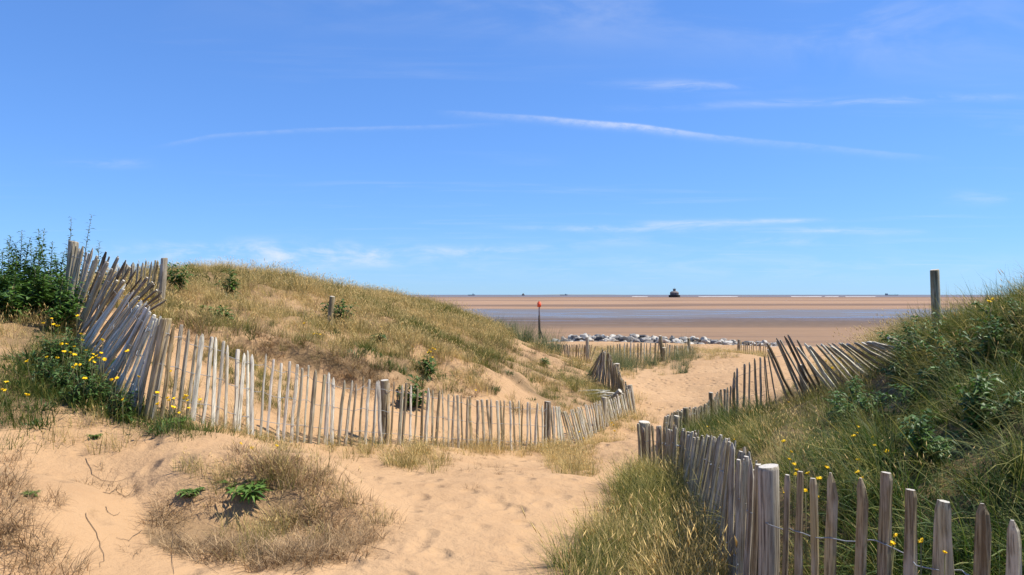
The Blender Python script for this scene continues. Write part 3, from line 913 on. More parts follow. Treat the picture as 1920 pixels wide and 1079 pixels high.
def scatter(name, label, cat, parts, coll, n_src, smin, smax, dry, drynoise=0.5, rotfree=True, tilt=0.12, lean_to=None, seed=0):
    pts = np.concatenate(parts)
    if lean_to:      # no long grass where it would stand over the toppled fence
        drop = np.zeros(len(pts), bool); FZ = [(1430, 640), (1480, 625), (1690, 622), (1735, 645), (1700, 690), (1650, 715), (1570, 748), (1500, 762), (1440, 760)]
        for hh in (0.08, 0.2, 0.32, 0.45):
            qx, qy = project(pts[:, 0], pts[:, 1], pts[:, 2] + hh)
            drop |= in_poly(qx, qy, FZ) & (pts[:, 1] < np.interp(qx, [1430, 1500, 1600, 1730], [13.3, 12.9, 11.2, 8.9]) + 0.1)
        pts = pts[~(drop & (rng.random(len(pts)) < 0.93))]
    n = len(pts)
    rot = np.stack([rng.normal(size=n) * tilt, rng.normal(size=n) * tilt, rng.uniform(-math.pi, math.pi, n) if rotfree else rng.normal(size=n) * 0.55], 1)
    f = fbm(pts[:, 0] * 0.55, pts[:, 1] * 0.55, 70 + seed, 3)
    f = 0.6 * f + 0.4 * fbm(pts[:, 0] * 1.9, pts[:, 1] * 1.9, 75 + seed, 2)
    dr = dry + (f - 0.5) * 2.6 * drynoise + rng.normal(size=n) * 0.10
    sc = rng.uniform(smin, smax, n) * (0.5 + 0.95 * fbm(pts[:, 0] * 0.8, pts[:, 1] * 0.8, 90 + seed, 2))
    o = gn_scatter(name, coll, pts, rot, sc, np.clip(dr, -0.2, 1.2), n_src)
    tag(o, label, cat, kind='stuff')
    print(name, n)
    return o


# -- left dune
scatter('dune_grass', 'dry yellow-green grass covering the crest of the left dune', 'grass',
        [sample(CREST, 10.5, 34, 24), sample(CREST, 10.5, 34, 22, 0.47, -5, 0.95), sample(MIDB, 10, 27, 34, 0.46, -5, 0.95), sample(SPARSE, 13, 27, 15, 0.52, 2, 1.0),
         sample([(-500, 400), (150, 400), (150, 600), (-500, 600)], 9.5, 24, 16), sample([(700, 500), (930, 585), (940, 650), (700, 640)], 24, 36, 9, 0.35, 3)],
        T_DUNE, 4, 0.6, 1.25, 0.42, 1.2, seed=1)
scatter('tussock_grass', 'taller uneven tussocks rising above the left dune turf', 'grass',
        [sample(CREST, 10.5, 33, 5.0, 0.47, 47, 1.0), sample(MIDB, 10, 25, 5.0, 0.47, 48, 1.0), sample(SPARSE, 13, 26, 2.4, 0.50, 49, 1.0)], T_LUSH, 4, 0.45, 0.95, 0.22, 1.0, seed=22)
scatter('seeding_grass', 'tall straw-coloured seed stalks standing above the left dune grass', 'grass',
        [sample(CREST, 11, 32, 4.5), sample(MIDB, 10, 24, 3.5, 0.47, 5)], T_SEED, 3, 0.55, 0.85, 0.85, 0.2, seed=2)
scatter('dead_thatch', 'brown dead grass hanging over the eroded edge of the left dune', 'dead grass',
        [sample(SCARP, 9.6, 14.5, 90), sample(MIDB, 10, 24, 26, 0.42, 6, 1.1), sample(CREST, 11, 30, 10, 0.48, 56, 1.0), sample(SPARSE, 13, 26, 12, 0.47, 7, 1.4),
         sample([(330, 600), (500, 630), (440, 660), (330, 640)], 9, 13, 25)],
        T_DEAD, 4, 0.8, 1.35, 0.5, 0.7, seed=3)
scatter('dune_weeds', 'low green weeds in patches over the left dune', 'weeds',
        [sample(CREST, 10.5, 26, 4.5, 0.52, 64, 0.8), sample(MIDB, 10, 22, 5.0, 0.52, 65, 0.9), sample(SPARSE, 13, 24, 2.0, 0.55, 66, 1.0)], T_WEED, 4, 0.7, 1.4, 0.2, 0.2, seed=40)
scatter('fence_foot_grass', 'dry grass strip growing along the foot of the long fence', 'grass',
        [sample(BEHIND, 6.6, 13.4, 45, 0.38, 8, 1.5), sample([(690, 840), (820, 846), (835, 895), (760, 890), (700, 868)], 7.5, 10.5, 38, 0.40, 9, 2.0),
         sample([(1035, 845), (1110, 835), (1112, 880), (1080, 895), (1040, 885)], 8.5, 12.8, 60), sample([(1090, 815), (1180, 775), (1200, 775), (1190, 800), (1110, 845)], 11.5, 17, 34, 0.4, 10),
         sample([(480, 836), (700, 850), (700, 870), (520, 868)], 7, 9.5, 16, 0.5, 11, 2.0)],
        T_DUNE, 4, 0.6, 1.0, 0.72, 0.5, seed=4)
scatter('hollow_grass', 'green grass in the hollow behind the end of the long fence', 'grass',
        [sample(HOLLOW, 15.5, 23, 30), sample([(300, 640), (440, 660), (560, 740), (560, 800), (330, 770)], 7, 11, 22, 0.42, 12, 1.2)],
        T_LUSH, 4, 0.45, 0.75, 0.45, 0.4, seed=5)
# -- left bank and foreground mounds
scatter('bank_dry_grass', 'trampled dry grass on the sandy bank below the tall weeds', 'grass',
        [sample(BANK, 6.8, 9.8, 34, 0.40, 13), sample([(60, 760), (250, 790), (340, 830), (300, 860), (100, 830)], 5, 6.8, 15, 0.5, 14, 2)],
        T_DUNE, 4, 0.5, 0.85, 0.75, 0.35, seed=6)
scatter('bank_green_grass', 'lush green grass around the foot of the leaning fence', 'grass',
        [sample(LUSHB, 5.6, 8.6, 110), sample([(230, 770), (360, 795), (520, 826), (520, 836), (340, 822), (240, 795)], 5.6, 8.2, 60, 0.44, 61, 1.6), sample(GREEN2, 4.8, 7.4, 120, 0.30, 15), sample([(-40, 818), (50, 822), (60, 842), (-40, 850)], 4.6, 6, 80)],
        T_SHORT, 3, 0.8, 1.5, 0.18, 0.35, seed=7)
scatter('bank_weeds', 'low leafy green weeds among the flowers by the leaning fence', 'weeds',
        [sample(LUSHB, 5.8, 8.4, 30), sample([(110, 620), (140, 610), (190, 690), (120, 690)], 6.5, 8.5, 25), sample(GREEN2, 5, 7, 7)],
        T_WEED, 4, 0.7, 1.25, 0.2, 0.2, seed=8)
scatter('mound_dead_grass', 'tangled brown dead grass on the low mound in the foreground', 'dead grass',
        [sample(MOUND, 4.5, 7.2, 125, 0.39, 16, 2.2, 8), sample(MEDGE, 4.4, 7, 150, 0.35, 46, 2, 8), sample([(400, 850), (560, 862), (640, 905), (600, 920), (450, 890)], 5.6, 7.4, 70),
         sample([(-30, 890), (95, 935), (140, 1000), (125, 1079), (-30, 1079)], 3.6, 5.3, 260, 0.30, 17, 2.0), sample([(-30, 850), (110, 860), (130, 920), (-30, 900)], 4.4, 5.8, 26, 0.48, 18, 2)],
        T_DEAD, 4, 0.6, 1.0, 0.86, 0.6, seed=9)
scatter('mound_green_grass', 'thin green-straw grass on the low foreground mound', 'grass',
        [sample(MOUND, 4.6, 7.2, 60, 0.44, 19, 1.8), sample([(600, 900), (720, 960), (725, 990), (620, 960)], 5, 6.8, 40, 0.4, 20, 2)],
        T_DUNE, 4, 0.45, 0.85, 0.35, 0.6, seed=10)
scatter('sand_litter', 'scattered dry stalks and roots lying on the foreground sand', 'plant litter',
        [sample([(60, 800), (330, 830), (280, 960), (260, 1079), (150, 1079), (140, 950), (60, 880)], 4, 6.6, 5, 0.48, 21, 1.5),
         sample([(620, 860), (1040, 850), (1060, 880), (860, 930), (700, 920)], 6.4, 10.5, 7, 0.50, 22, 1.6), sample([(640, 900), (800, 980), (700, 1060), (640, 1040)], 4.4, 7, 4, 0.45, 23, 2)],
        T_DEAD, 4, 0.35, 0.7, 0.6, 0.4, seed=11)
# -- right dune
scatter('right_dune_grass', 'long arching dark green grass covering the right dune', 'grass',
        [sample(RIGHT, 2.5, 15, 20, 0.36, -17, 1.1)],
        T_LUSH, 4, 0.55, 1.05, 0.16, 0.75, rotfree=False, tilt=0.25, seed=12, lean_to=True)
scatter('right_dune_dark_grass', 'deep green overhanging grass on the near shoulder of the right dune', 'grass',
        [sample(RDARK, 2.4, 12, 28), sample(RDARK, 2.4, 12, 28, 0.46, -17, 1.1), outside(18)],
        T_ARCH, 4, 0.6, 1.12, 0.0, 0.6, rotfree=False, tilt=0.28, seed=32, lean_to=True)
scatter('right_dune_dry_grass', 'straw-coloured grass and seed heads across the right dune', 'grass',
        [sample(RIGHT, 3.4, 15, 5, 0.52, 25, 0.7), sample([(1380, 780), (1560, 760), (1600, 900), (1480, 940), (1400, 860)], 4, 11, 24, 0.42, 26),
         sample([(1500, 690), (1600, 630), (1720, 590), (1720, 660), (1560, 720)], 11.5, 18, 26)],
        T_SEED, 3, 0.6, 0.95, 0.72, 0.4, rotfree=False, seed=13, lean_to=True)
scatter('right_slope_turf', 'short green and straw turf in front of the toppled pickets', 'grass',
        [sample([(1420, 755), (1560, 738), (1650, 715), (1680, 800), (1430, 815)], 7.8, 13, 40)], T_SHORT, 3, 1.0, 1.7, 0.35, 0.6, seed=33)
scatter('right_dune_thatch', 'dead brown thatch under the grass of the right dune', 'dead grass',
        [sample(RIGHT, 3.2, 14, 6, 0.48, 27), outside(5)], T_DEAD, 4, 0.8, 1.3, 0.45, 0.4, seed=14)
scatter('path_edge_grass', 'long yellow-green grass between the path and the near fence', 'grass',
        [sample(WEDGE, 3.3, 9.6, 62, 0, 0, 1, 9)], T_LUSH, 4, 0.5, 0.85, 0.46, 0.45, seed=15)
scatter('path_edge_dry_grass', 'straw stalks among the long grass beside the near fence', 'grass',
        [sample(WEDGE, 3.6, 9.4, 26, 0.42, 28, 1.2, 9)], T_DUNE, 4, 0.8, 1.2, 0.75, 0.3, seed=16)
# -- far grass by the beach fences
scatter('marram_bank', 'blue-green marram grass on the last dune before the rocks', 'grass',
        [sample([(905, 625), (960, 630), (1050, 638), (1060, 652), (960, 652), (905, 640)], 33, 42, 6, 0, 0, 1, 6),
         sample([(1125, 680), (1180, 680), (1200, 700), (1130, 705)], 26, 33, 5, 0, 0, 1, 6), sample([(1195, 680), (1300, 668), (1300, 690), (1210, 698)], 28, 34.5, 3.0, 0.42, 29, 0.6, 6)],
        T_MARRAM, 3, 0.8, 1.35, 0.25, 0.4, seed=17)
scatter('far_dry_grass', 'thin dry grass along the sandy crest beside the far fences', 'grass',
        [sample([(940, 645), (1310, 650), (1450, 655), (1450, 672), (1300, 672), (1200, 700), (1080, 690), (940, 665)], 29, 45, 3.4, 0.42, 30, 0.5, 6),
         sample([(1100, 690), (1290, 690), (1290, 700), (1110, 720)], 24, 32, 4, 0.47, 31, 0.6, 5), sample([(1195, 750), (1230, 780), (1215, 800), (1190, 795)], 14, 21, 14, 0.4, 32)],
        T_DUNE, 4, 0.8, 1.4, 0.72, 0.4, seed=18)
# ------------------------------------------------------------------ fences
def picket_mesh(i, seed):
    """cleft chestnut paling, 1 m long: uneven half-round section, hewn point"""
    g = random.Random(seed)
    n = 6
    rings = [(0.0, 1.0), (0.22, 1.02), (0.44, 0.98), (0.68, 0.97), (0.91, 0.92), (0.965, 0.70), (1.0, 0.24)]
    if g.random() < 0.35: rings[-2:] = [(0.97, 0.92), (0.995, 0.72)]     # blunt sawn top
    bx_, by_ = 0.0, 0.0
    rad_ = [g.uniform(0.8, 1.15) for _ in range(n)]
    V, F = [], []
    tx, ty = g.uniform(-.4, .4), g.uniform(-.3, .3)
    for r, (z, s) in enumerate(rings):
        if 0 < r < 5:
            bx_ += g.uniform(-0.30, 0.30); by_ += g.uniform(-0.22, 0.22)
        for j in range(n):
            a = 2 * math.pi * j / n + 0.2
            q = rad_[j] * s * g.uniform(0.82, 1.16) * 0.5
            off = (1 - s) * 0.3
            V.append((bx_ + q * math.cos(a) + tx * off * 0.9, by_ + q * 0.62 * math.sin(a) + ty * off * 0.5, z))
    # cross-section is in units of picket width; scale here to 5 cm
    for r in range(len(rings) - 1):
        for j in range(n):
            F.append((r * n + j, r * n + (j + 1) % n, (r + 1) * n + (j + 1) % n, (r + 1) * n + j))
    F.append(tuple(range(n - 1, -1, -1))); t = (len(rings) - 1) * n
    F.append(tuple(range(t, t + n)))
    me = np_mesh(f'picket_{i}', [(x * 0.052, y * 0.052, z) for (x, y, z) in V], F, False)
    me.materials.append(M_WOOD)
    return me


def post_mesh(i, seed):
    """round softwood post, 1 m long, 0.1 m thick, sawn top with a small chamfer"""
    g = random.Random(seed); n = 14
    rings = [(0.0, 1.0), (0.35, 1.0), (0.7, 0.99), (0.985, 0.98), (1.0, 0.90)]
    V, F = [], []
    rad_ = [g.uniform(0.94, 1.06) for _ in range(n)]
    for r, (z, s) in enumerate(rings):
        ox, oy = (g.uniform(-.004, .004), g.uniform(-.004, .004)) if 0 < r < 3 else (0, 0)
        for j in range(n):
            a = 2 * math.pi * j / n
            V.append((ox + 0.05 * rad_[j] * s * math.cos(a), oy + 0.05 * rad_[j] * s * math.sin(a), z + (0.006 * math.cos(a + seed) if r >= 3 else 0)))
    for r in range(len(rings) - 1):
        for j in range(n):
            F.append((r * n + j, r * n + (j + 1) % n, (r + 1) * n + (j + 1) % n, (r + 1) * n + j))
    F.append(tuple(range(n - 1, -1, -1))); t = (len(rings) - 1) * n
    F.append(tuple(range(t, t + n)))
    me = np_mesh(f'post_{i}', V, F, True)
    for p in me.polygons:
        if len(p.vertices) > 4: p.use_smooth = False
    me.materials.append(M_WOOD)
    return me


PICKETS = [picket_mesh(i, 100 + i) for i in range(12)]
POSTS = [post_mesh(i, 300 + i) for i in range(4)]
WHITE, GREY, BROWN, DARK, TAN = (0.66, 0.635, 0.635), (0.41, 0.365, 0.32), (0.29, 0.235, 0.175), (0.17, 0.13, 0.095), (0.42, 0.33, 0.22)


def vary(c, g, a=0.14):
    k = 1 + g.uniform(-a, a)
    return (c[0] * k, c[1] * k * (1 + g.uniform(-.03, .03)), c[2] * k * (1 + g.uniform(-.06, .06)), 1)


def stake(name, me, pb, pt, w, colr, parent, org, g, face=None):
    """put a 1 m stake mesh from pb to pt"""
    d = Vector(pt) - Vector(pb); L = d.length
    q = d.to_track_quat('Z', 'Y')
    # keep the flat of a picket along the fence
    if face is not None:
        zx = d.normalized(); fx = Vector((face[0], face[1], 0)); fx = (fx - zx * fx.dot(zx)).normalized()
        fy = zx.cross(fx)
        q = Matrix((fx, fy, zx)).transposed().to_quaternion() @ Quaternion((0, 0, 1), g.uniform(-0.35, 0.35))
    else:
        q = q @ Quaternion((0, 0, 1), g.uniform(0, 6.28))
    o = bpy.data.objects.new(name, me); col.objects.link(o)
    o.rotation_mode = 'QUATERNION'; o.rotation_quaternion = q
    o.location = Vector(pb) - Vector(org) if parent else Vector(pb)
    o.scale = (w, w, L)
    o.color = colr
    o.parent = parent
    return o


def root_down(pb, pt, bury=0.10):
    """carry the foot of a stake down along its own line until it is in the ground"""
    pb, pt = np.array(pb, float), np.array(pt, float)
    d = (pt - pb) / np.linalg.norm(pt - pb)
    for _ in range(60):
        if pb[2] < ground1(pb[0], pb[1]) - bury: break
        pb = pb - d * 0.03
    return pb


def tube(pts, r, n=5):
    V, F = [], []
    P = [Vector(p) for p in pts]
    for i, p in enumerate(P):
        t = (P[min(i + 1, len(P) - 1)] - P[max(i - 1, 0)]).normalized()
        a = t.cross(Vector((0, 0, 1)));
        if a.length < 1e-3: a = Vector((1, 0, 0))
        a.normalize(); b = t.cross(a)
        rr = r if not isinstance(r, (list, tuple)) else r[i]
        for j in range(n):
            th = 2 * math.pi * j / n
            V.append(p + a * rr * math.cos(th) + b * rr * math.sin(th))
    for i in range(len(P) - 1):
        for j in range(n):
            F.append((i * n + j, i * n + (j + 1) % n, (i + 1) * n + (j + 1) % n, (i + 1) * n + j))
    F.append(tuple(range(n - 1, -1, -1))); F.append(tuple(range((len(P) - 1) * n, len(P) * n)))
    return V, F


def fence(name, rows, label, group, spacing, width, colours, posts=(), wires=(0.22, 0.55, 0.87), jit=1.0, seed=0, wr=0.003, gaps=(), top_bias=0.0):
    g = random.Random(seed)
    R = np.array(rows, float)
    B = np.array([U(r[0], r[1], r[4]) for r in rows]); T = np.array([U(r[2], r[3], r[4]) for r in rows])
    seg = np.linalg.norm(B[1:, :2] - B[:-1, :2], axis=1) * 0.5 + np.linalg.norm(T[1:] - T[:-1], axis=1) * 0.5
    S = np.concatenate([[0], np.cumsum(seg)])
    org = B[len(B) // 2].copy(); org[2] = ground1(org[0], org[1])
    root = empty(name, org)
    tag(root, label, 'fence', group)
    s = 0.02; tracks = [[] for _ in wires]; k = 0

    def at(s_):
        return (np.array([np.interp(s_, S, B[:, i]) for i in range(3)]), np.array([np.interp(s_, S, T[:, i]) for i in range(3)]),
                np.interp(s_, S, R[:, 0]))
    while s <= S[-1]:
        b, t, bpx = at(s)
        sp = spacing(bpx) if callable(spacing) else spacing
        if not any(a <= bpx <= c for a, c in gaps):
            b2, t2, _ = at(min(s + 0.05, S[-1])); b1, t1, _ = at(max(s - 0.05, 0))
            face = (t2 + b2 - t1 - b1)[:2]; face = face / (np.linalg.norm(face) + 1e-9)
            h = np.linalg.norm(t - b)
            t = t + np.array([g.gauss(0, 0.012), g.gauss(0, 0.012), g.gauss(0, 0.02)]) * jit * max(h, 0.6) - np.array([0, 0, top_bias])
            b = b + np.array([g.gauss(0, 0.010), g.gauss(0, 0.010), 0]) * jit
            bb = root_down(b, t)
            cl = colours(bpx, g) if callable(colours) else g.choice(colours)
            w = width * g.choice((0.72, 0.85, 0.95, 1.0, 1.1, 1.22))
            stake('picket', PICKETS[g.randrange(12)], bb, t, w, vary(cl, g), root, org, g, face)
            nrm = np.array([face[1], -face[0], 0])
            for wi, f in enumerate(wires):
                p = b + (t - b) * f + nrm * (0.020 * w * (1 if k % 2 else -1)) * 0.9
                tracks[wi].append(p - org)
            k += 1
        s += sp * g.uniform(0.82, 1.2)
    for tr in tracks:
        if len(tr) < 2: continue
        Q = []
        for i in range(len(tr)):
            Q.append(tr[i])
            if i + 1 < len(tr):
                Q.append((tr[i] + tr[i + 1]) / 2 + np.array([0, 0, g.gauss(0, 0.006)]))
        V, F = tube(Q, wr, 4)
        link('wire', np_mesh('wire', V, F), M_WIRE, root)
    for (bx_, by_, tx_, ty_, D, dia, cl) in posts:
        b, t = U(bx_, by_, D), U(tx_, ty_, D)
        bb = root_down(b, t, 0.25)
        stake('post', POSTS[g.randrange(4)], bb, t, dia / 0.1, vary(cl, g, 0.05), root, org, g)
    return root


def long_lit_col(px, g):  # sunlight painted into picket tones: palest where the run faces the sun
    r = g.random()
    if px < 345: return GREY if r < 0.6 else (WHITE if r < 0.85 else TAN)
    if px < 575: return WHITE if r < 0.85 else GREY
    if px < 700: return (GREY, PALE, BROWN, WHITE)[int(r * 4)]
    if px < 1040: return (GREY, BROWN, TAN, PALE, PALE, WHITE)[int(r * 6)]
    return (GREY, PALE, WHITE, TAN)[int(r * 4)]


PALE = (0.54, 0.50, 0.46)
GF = 'chestnut paling fences on the dunes'
fence('paling_fence', F_LEAN, 'collapsed grey paling fence leaning to the right beside the tall weeds', GF, 0.088, 1.05,
      lambda px, g: (WHITE if g.random() < .75 else GREY) if px > 150 else (GREY if g.random() < .8 else TAN),  # white tones stand in for strong sun on the leaning faces
      posts=((128, 600, 138, 453, 9.7, 0.12, GREY),), wires=(0.18, 0.52, 0.84), jit=1.6, seed=1)
fence('paling_fence', F_DARK, 'paling tips coloured dark for shade, fanned out behind the collapsed fence', GF, 0.14, 0.95,
      [DARK, BROWN, DARK], wires=(0.55,), jit=1.5, seed=2)  # dark wood tones imitate the shaded sides of these pickets
fence('paling_fence', F_BACK, 'short run of upright grey paling ending in a post behind the fanned tips', GF, 0.085, 1.1,
      [GREY, TAN, GREY], posts=((302, 572, 308, 484, 11.5, 0.10, GREY),), wires=(0.5, 0.85), seed=3)
fence('paling_fence', F_LONG, 'long upright paling fence with pickets coloured pale for sunlight running from left bank to path', GF,
      lambda px: 0.10 if px < 300 else 0.104 if px < 1030 else 0.078, 0.92, long_lit_col,
      posts=((280, 780, 312, 597, 6.62, 0.10, TAN), (716, 842, 721, 713, 9.62, 0.115, BROWN), (1026, 852, 1027, 753, 12.4, 0.12, DARK), (1130, 812, 1133, 745, 14.6, 0.12, GREY), (1188, 772, 1181, 722, 17.1, 0.12, GREY)),
      seed=4, jit=1.2)
fence('paling_fence', F_FAN, 'fan of bunched brown paling where the fence bends towards the beach', GF, 0.075, 1.25,
      [TAN, BROWN, GREY], posts=((1160, 735, 1157, 682, 19.9, 0.15, BROWN),), wires=(0.4, 0.8), jit=1.2, seed=5)
fence('paling_fence', F_FARL, 'low far fence half buried in sand beside the marram bank', GF, 0.15, 1.5,
      [TAN, GREY, TAN], posts=((1048, 669, 1048, 646, 35.0, 0.18, DARK), (1101, 687, 1101, 632, 32.0, 0.15, GREY)), wires=(0.5, 0.85), jit=1.4, seed=6)
fence('paling_fence', F_FARR, 'far sunlit fence with grass growing through it in front of the boulders', GF, 0.16, 1.45,
      [TAN, GREY, TAN, WHITE], posts=((1243, 683, 1238, 630, 32.0, 0.15, BROWN), (1246, 683, 1245, 652, 31.8, 0.16, TAN), (1292, 664, 1291, 634, 34.2, 0.13, BROWN)), wires=(0.5, 0.85), jit=1.2, seed=7)
fence('paling_fence', F_FARH, 'short far fence standing above the sand beyond the leaning right fence', GF, 0.16, 1.4,
      [BROWN, TAN], posts=((1385, 664, 1386, 637, 40.0, 0.18, BROWN),), wires=(0.5, 0.85), seed=8)
fence('paling_fence', F_MID, 'grey paling fence along the right side of the path with stout posts', GF,
      lambda px: 0.062 if px < 1335 else (0.075 if px < 1380 else 0.15), 1.05,
      lambda px, g: (GREY if g.random() < .6 else BROWN) if px < 1390 else (BROWN if g.random() < .6 else GREY),
      posts=((1268, 830, 1269, 780, 11.0, 0.085, GREY), (1287, 818, 1286, 765, 11.8, 0.10, BROWN), (1335, 796, 1333, 736, 13.7, 0.085, BROWN)), wires=(0.3, 0.78), seed=9)
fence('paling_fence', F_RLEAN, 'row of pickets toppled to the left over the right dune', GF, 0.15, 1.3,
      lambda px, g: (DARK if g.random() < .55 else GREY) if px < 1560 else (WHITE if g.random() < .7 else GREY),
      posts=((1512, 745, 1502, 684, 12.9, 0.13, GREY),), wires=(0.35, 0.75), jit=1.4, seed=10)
fence('paling_fence', F_FRONT, 'near grey paling fence curving along the right edge of the path', GF,
      lambda px: 0.060 if px < 1265 else (0.068 if px < 1405 else (0.085 if px < 1480 else 0.108)), 1.02,
      lambda px, g: GREY if g.random() < .6 else (BROWN if g.random() < .7 else TAN),
      posts=((1208, 905, 1208, 791, 9.5, 0.15, GREY), (1442, 1250, 1441, 874, 3.72, 0.108, GREY)), wires=(0.30, 0.72), jit=1.3, seed=11, wr=0.0028, gaps=((1424, 1456),))


# single posts
def lone_post(b, t, dia, cl, label, name='post', seed=0):
    g = random.Random(seed)
    pb, pt = U(*b), U(*t)
    bb = root_down(pb, pt, 0.25)
    o = stake(name, POSTS[seed % 4], bb, pt, dia / 0.1, vary(cl, g, 0.03), None, (0, 0, 0), g)
    tag(o, label, 'post')
    return o


lone_post((1756, 615, 9.4), (1752, 506, 9.4), 0.108, (0.33, 0.30, 0.23), 'single weathered round post standing against the sky on the right dune', 'wooden_post', 1)
lone_post((618, 606, 14.2), (623, 556, 14.2), 0.10, BROWN, 'short leaning grey post stub on the face of the left dune', 'wooden_post', 2)
lone_post((1144, 753, 17.4), (1163, 733, 17.2), 0.12, GREY, 'fallen post leaning at a slant behind the end of the long fence', 'wooden_post', 3)

# a bundle of broken pale pickets lying in the hollow
org = U(1130, 742, 17.6); org[2] = ground1(org[0], org[1])
root = empty('broken_picket_bundle', org); tag(root, 'small heap of broken pale pickets lying in the hollow', 'wood')
g = random.Random(5)
for i in range(7):
    c0 = org + np.array([g.uniform(-.25, .25), g.uniform(-.2, .2), 0.05 + 0.035 * i]); an = g.uniform(-0.5, 0.9)
    dv = np.array([math.cos(an), math.sin(an) * .6, g.uniform(-.05, .25)]) * 0.32
    stake('picket', PICKETS[i], c0 - dv, c0 + dv, 1.1, vary(WHITE, g), root, org, g)

# ------------------------------------------------------------------ leafy plants
def leaf_cloud(stems, n_per, ll, lw, seed, droop=0.5, start=0.15, taper=0.6, up=0.5):
    """leaves (folded, 4 triangles each) along stems given as point lists"""
    g = random.Random(seed); V, F, S = [], [], []
    for st in stems:
        P = [Vector(p) for p in st]
        for i in range(n_per):
            t = start + (1 - start) * (i + g.random()) / n_per
            f = t * (len(P) - 1); k = min(int(f), len(P) - 2); p = P[k].lerp(P[k + 1], f - k)
            az = i * 2.4 + g.uniform(-.5, .5)
            out = Vector((math.cos(az), math.sin(az), g.uniform(-0.2, 1.0) * up)).normalized()
            L = ll * (1 - taper * t) * g.uniform(0.5, 1.5); W = lw * (1 - taper * t) * g.uniform(0.6, 1.4)
            side = out.cross(Vector((0, 0, 1))).normalized(); upv = side.cross(out)
            m = p + out * L * 0.5 + upv * W * 0.25; e = p + out * L - Vector((0, 0, droop * L * g.uniform(0.1, 0.6)))
            roll = g.uniform(-.5, .5); sd = (side + upv * roll).normalized()
            b = len(V)
            V += [p, m + sd * W * .5 + upv * .1 * W, m, m - sd * W * .5 + upv * .1 * W, e]
            F += [(b, b + 2, b + 1), (b, b + 3, b + 2), (b + 1, b + 2, b + 4), (b + 2, b + 3, b + 4)]
            s = g.random(); S += [s] * 5
    me = np_mesh('foliage', V, F, False)
    at = me.attributes.new('shade', 'FLOAT', 'POINT'); at.data.foreach_set('value', np.array(S, np.float32))
    return me


def plant(name, label, cat, px, py, D, h, n_stems, spread, n_leaf, ll, lw, mat, seed, group=None, lean=(0, 0), curve=0.3, droop=0.5, taper=0.6, up=0.5, start=0.15):
    """py: where its top shows; the foot is on the ground below"""
    g = random.Random(seed)
    top = U(px, py, D); x, y = top[0] - lean[0] * h, top[1] - lean[1] * h
    gz_ = ground1(x, y)
    if h is None: h = top[2] - gz_
    root = empty(name, (x, y, gz_ - 0.02)); tag(root, label, cat, group)
    stems, Vs, Fs = [], [], []
    for i in range(n_stems):
        az = g.uniform(0, 6.28); sp = spread * g.random() ** 0.6; hh = h * g.uniform(0.40, 1.0) if i else h
        ex, ey = math.cos(az) * sp + lean[0] * hh, math.sin(az) * sp + lean[1] * hh
        if i == 0: ex, ey = lean[0] * hh, lean[1] * hh
        st = [(ex * t ** 1.5 + g.gauss(0, .006), ey * t ** 1.5 + g.gauss(0, .006), hh * t) for t in (0, .2, .4, .6, .8, 1)]
        stems.append(st)
        V, F = tube(st, [0.007, 0.0065, 0.006, 0.005, 0.0035, 0.002], 5)
        b = len(Vs); Vs += V; Fs += [tuple(q + b for q in f) for f in F]
    link('stem', np_mesh('stem', Vs, Fs), M_STEM, root)
    link('foliage', leaf_cloud(stems, n_leaf, ll, lw, seed, droop, start, taper, up), mat, root)
    return root


# tall spires on the left bank
gs = random.Random(12)
TALL = [(18, 440, 9.6, 'leftmost'), (42, 430, 9.9, ''), (74, 427, 9.7, ''), (98, 452, 9.5, ''), (4, 466, 9.3, ''), (58, 458, 9.2, ''), (133, 404, 10.3, 'near'), (172, 400, 10.6, 'far'), (118, 470, 9.9, ''), (-30, 455, 9.6, ''), (32, 480, 8.9, ''), (84, 490, 8.9, ''), (186, 452, 10.2, 'low')]
for i, (px, py, D, _) in enumerate(TALL):
    t = U(px, py, D); hh = t[2] - ground1(t[0], t[1])
    lab = {6: 'tall leafy weed spire rising behind the corner post of the collapsed fence', 7: 'tallest leafy weed spire leaning right above the collapsed fence',
           12: 'shorter weed spire beside the dark fanned paling tips', 9: 'tall leafy weed cut off by the left edge of the picture', 4: 'short leafy weed spire at the very left of the weed clump',
           0: 'leftmost of the taller spires in the dark weed clump', 1: 'second tall spire from the left in the dark weed clump', 2: 'tallest bushy spire in the middle of the dark weed clump',
           3: 'right-hand bushy spire of the dark weed clump', 8: 'leafy weed pressed against the corner post of the collapsed fence', 5: 'lower weed spire between the two tall middle spires'}.get(i, 'low front spire of the dark weed clump, ' + ('left one' if i == 10 else 'right one'))
    plant('tall_weed', lab, 'plant', px, py, D, hh, 4 if i not in (6, 7, 12) else 2, 0.20 if i not in (6, 7, 12) else 0.08, 95 if i not in (6, 7, 12) else 60, 0.18, 0.058, L_GREY if i in (6, 7, 12) else L_DARK, 200 + i,
          'tall leafy weeds on the left bank', lean=(0.13 if i == 7 else 0.03, 0), droop=0.3, taper=0.72, up=0.75, start=0.02)
for i in range(14):        # bushy lower growth of the same clump
    px = -40 + i * 12.5 + gs.uniform(-5, 5); D = 8.9 + gs.uniform(-.3, .5)
    t = U(px, 520 + gs.uniform(-12, 14), D)
    plant('leafy_weed', 'bushy dark green weed filling the foot of the tall weed clump', 'plant', px, 530, D, max(0.35, t[2] - ground1(t[0], t[1])), 8, 0.30, 40, 0.15, 0.065, L_DARK, 240 + i,
          'bushy weeds under the tall spires', up=0.6, start=0.05, taper=0.4)
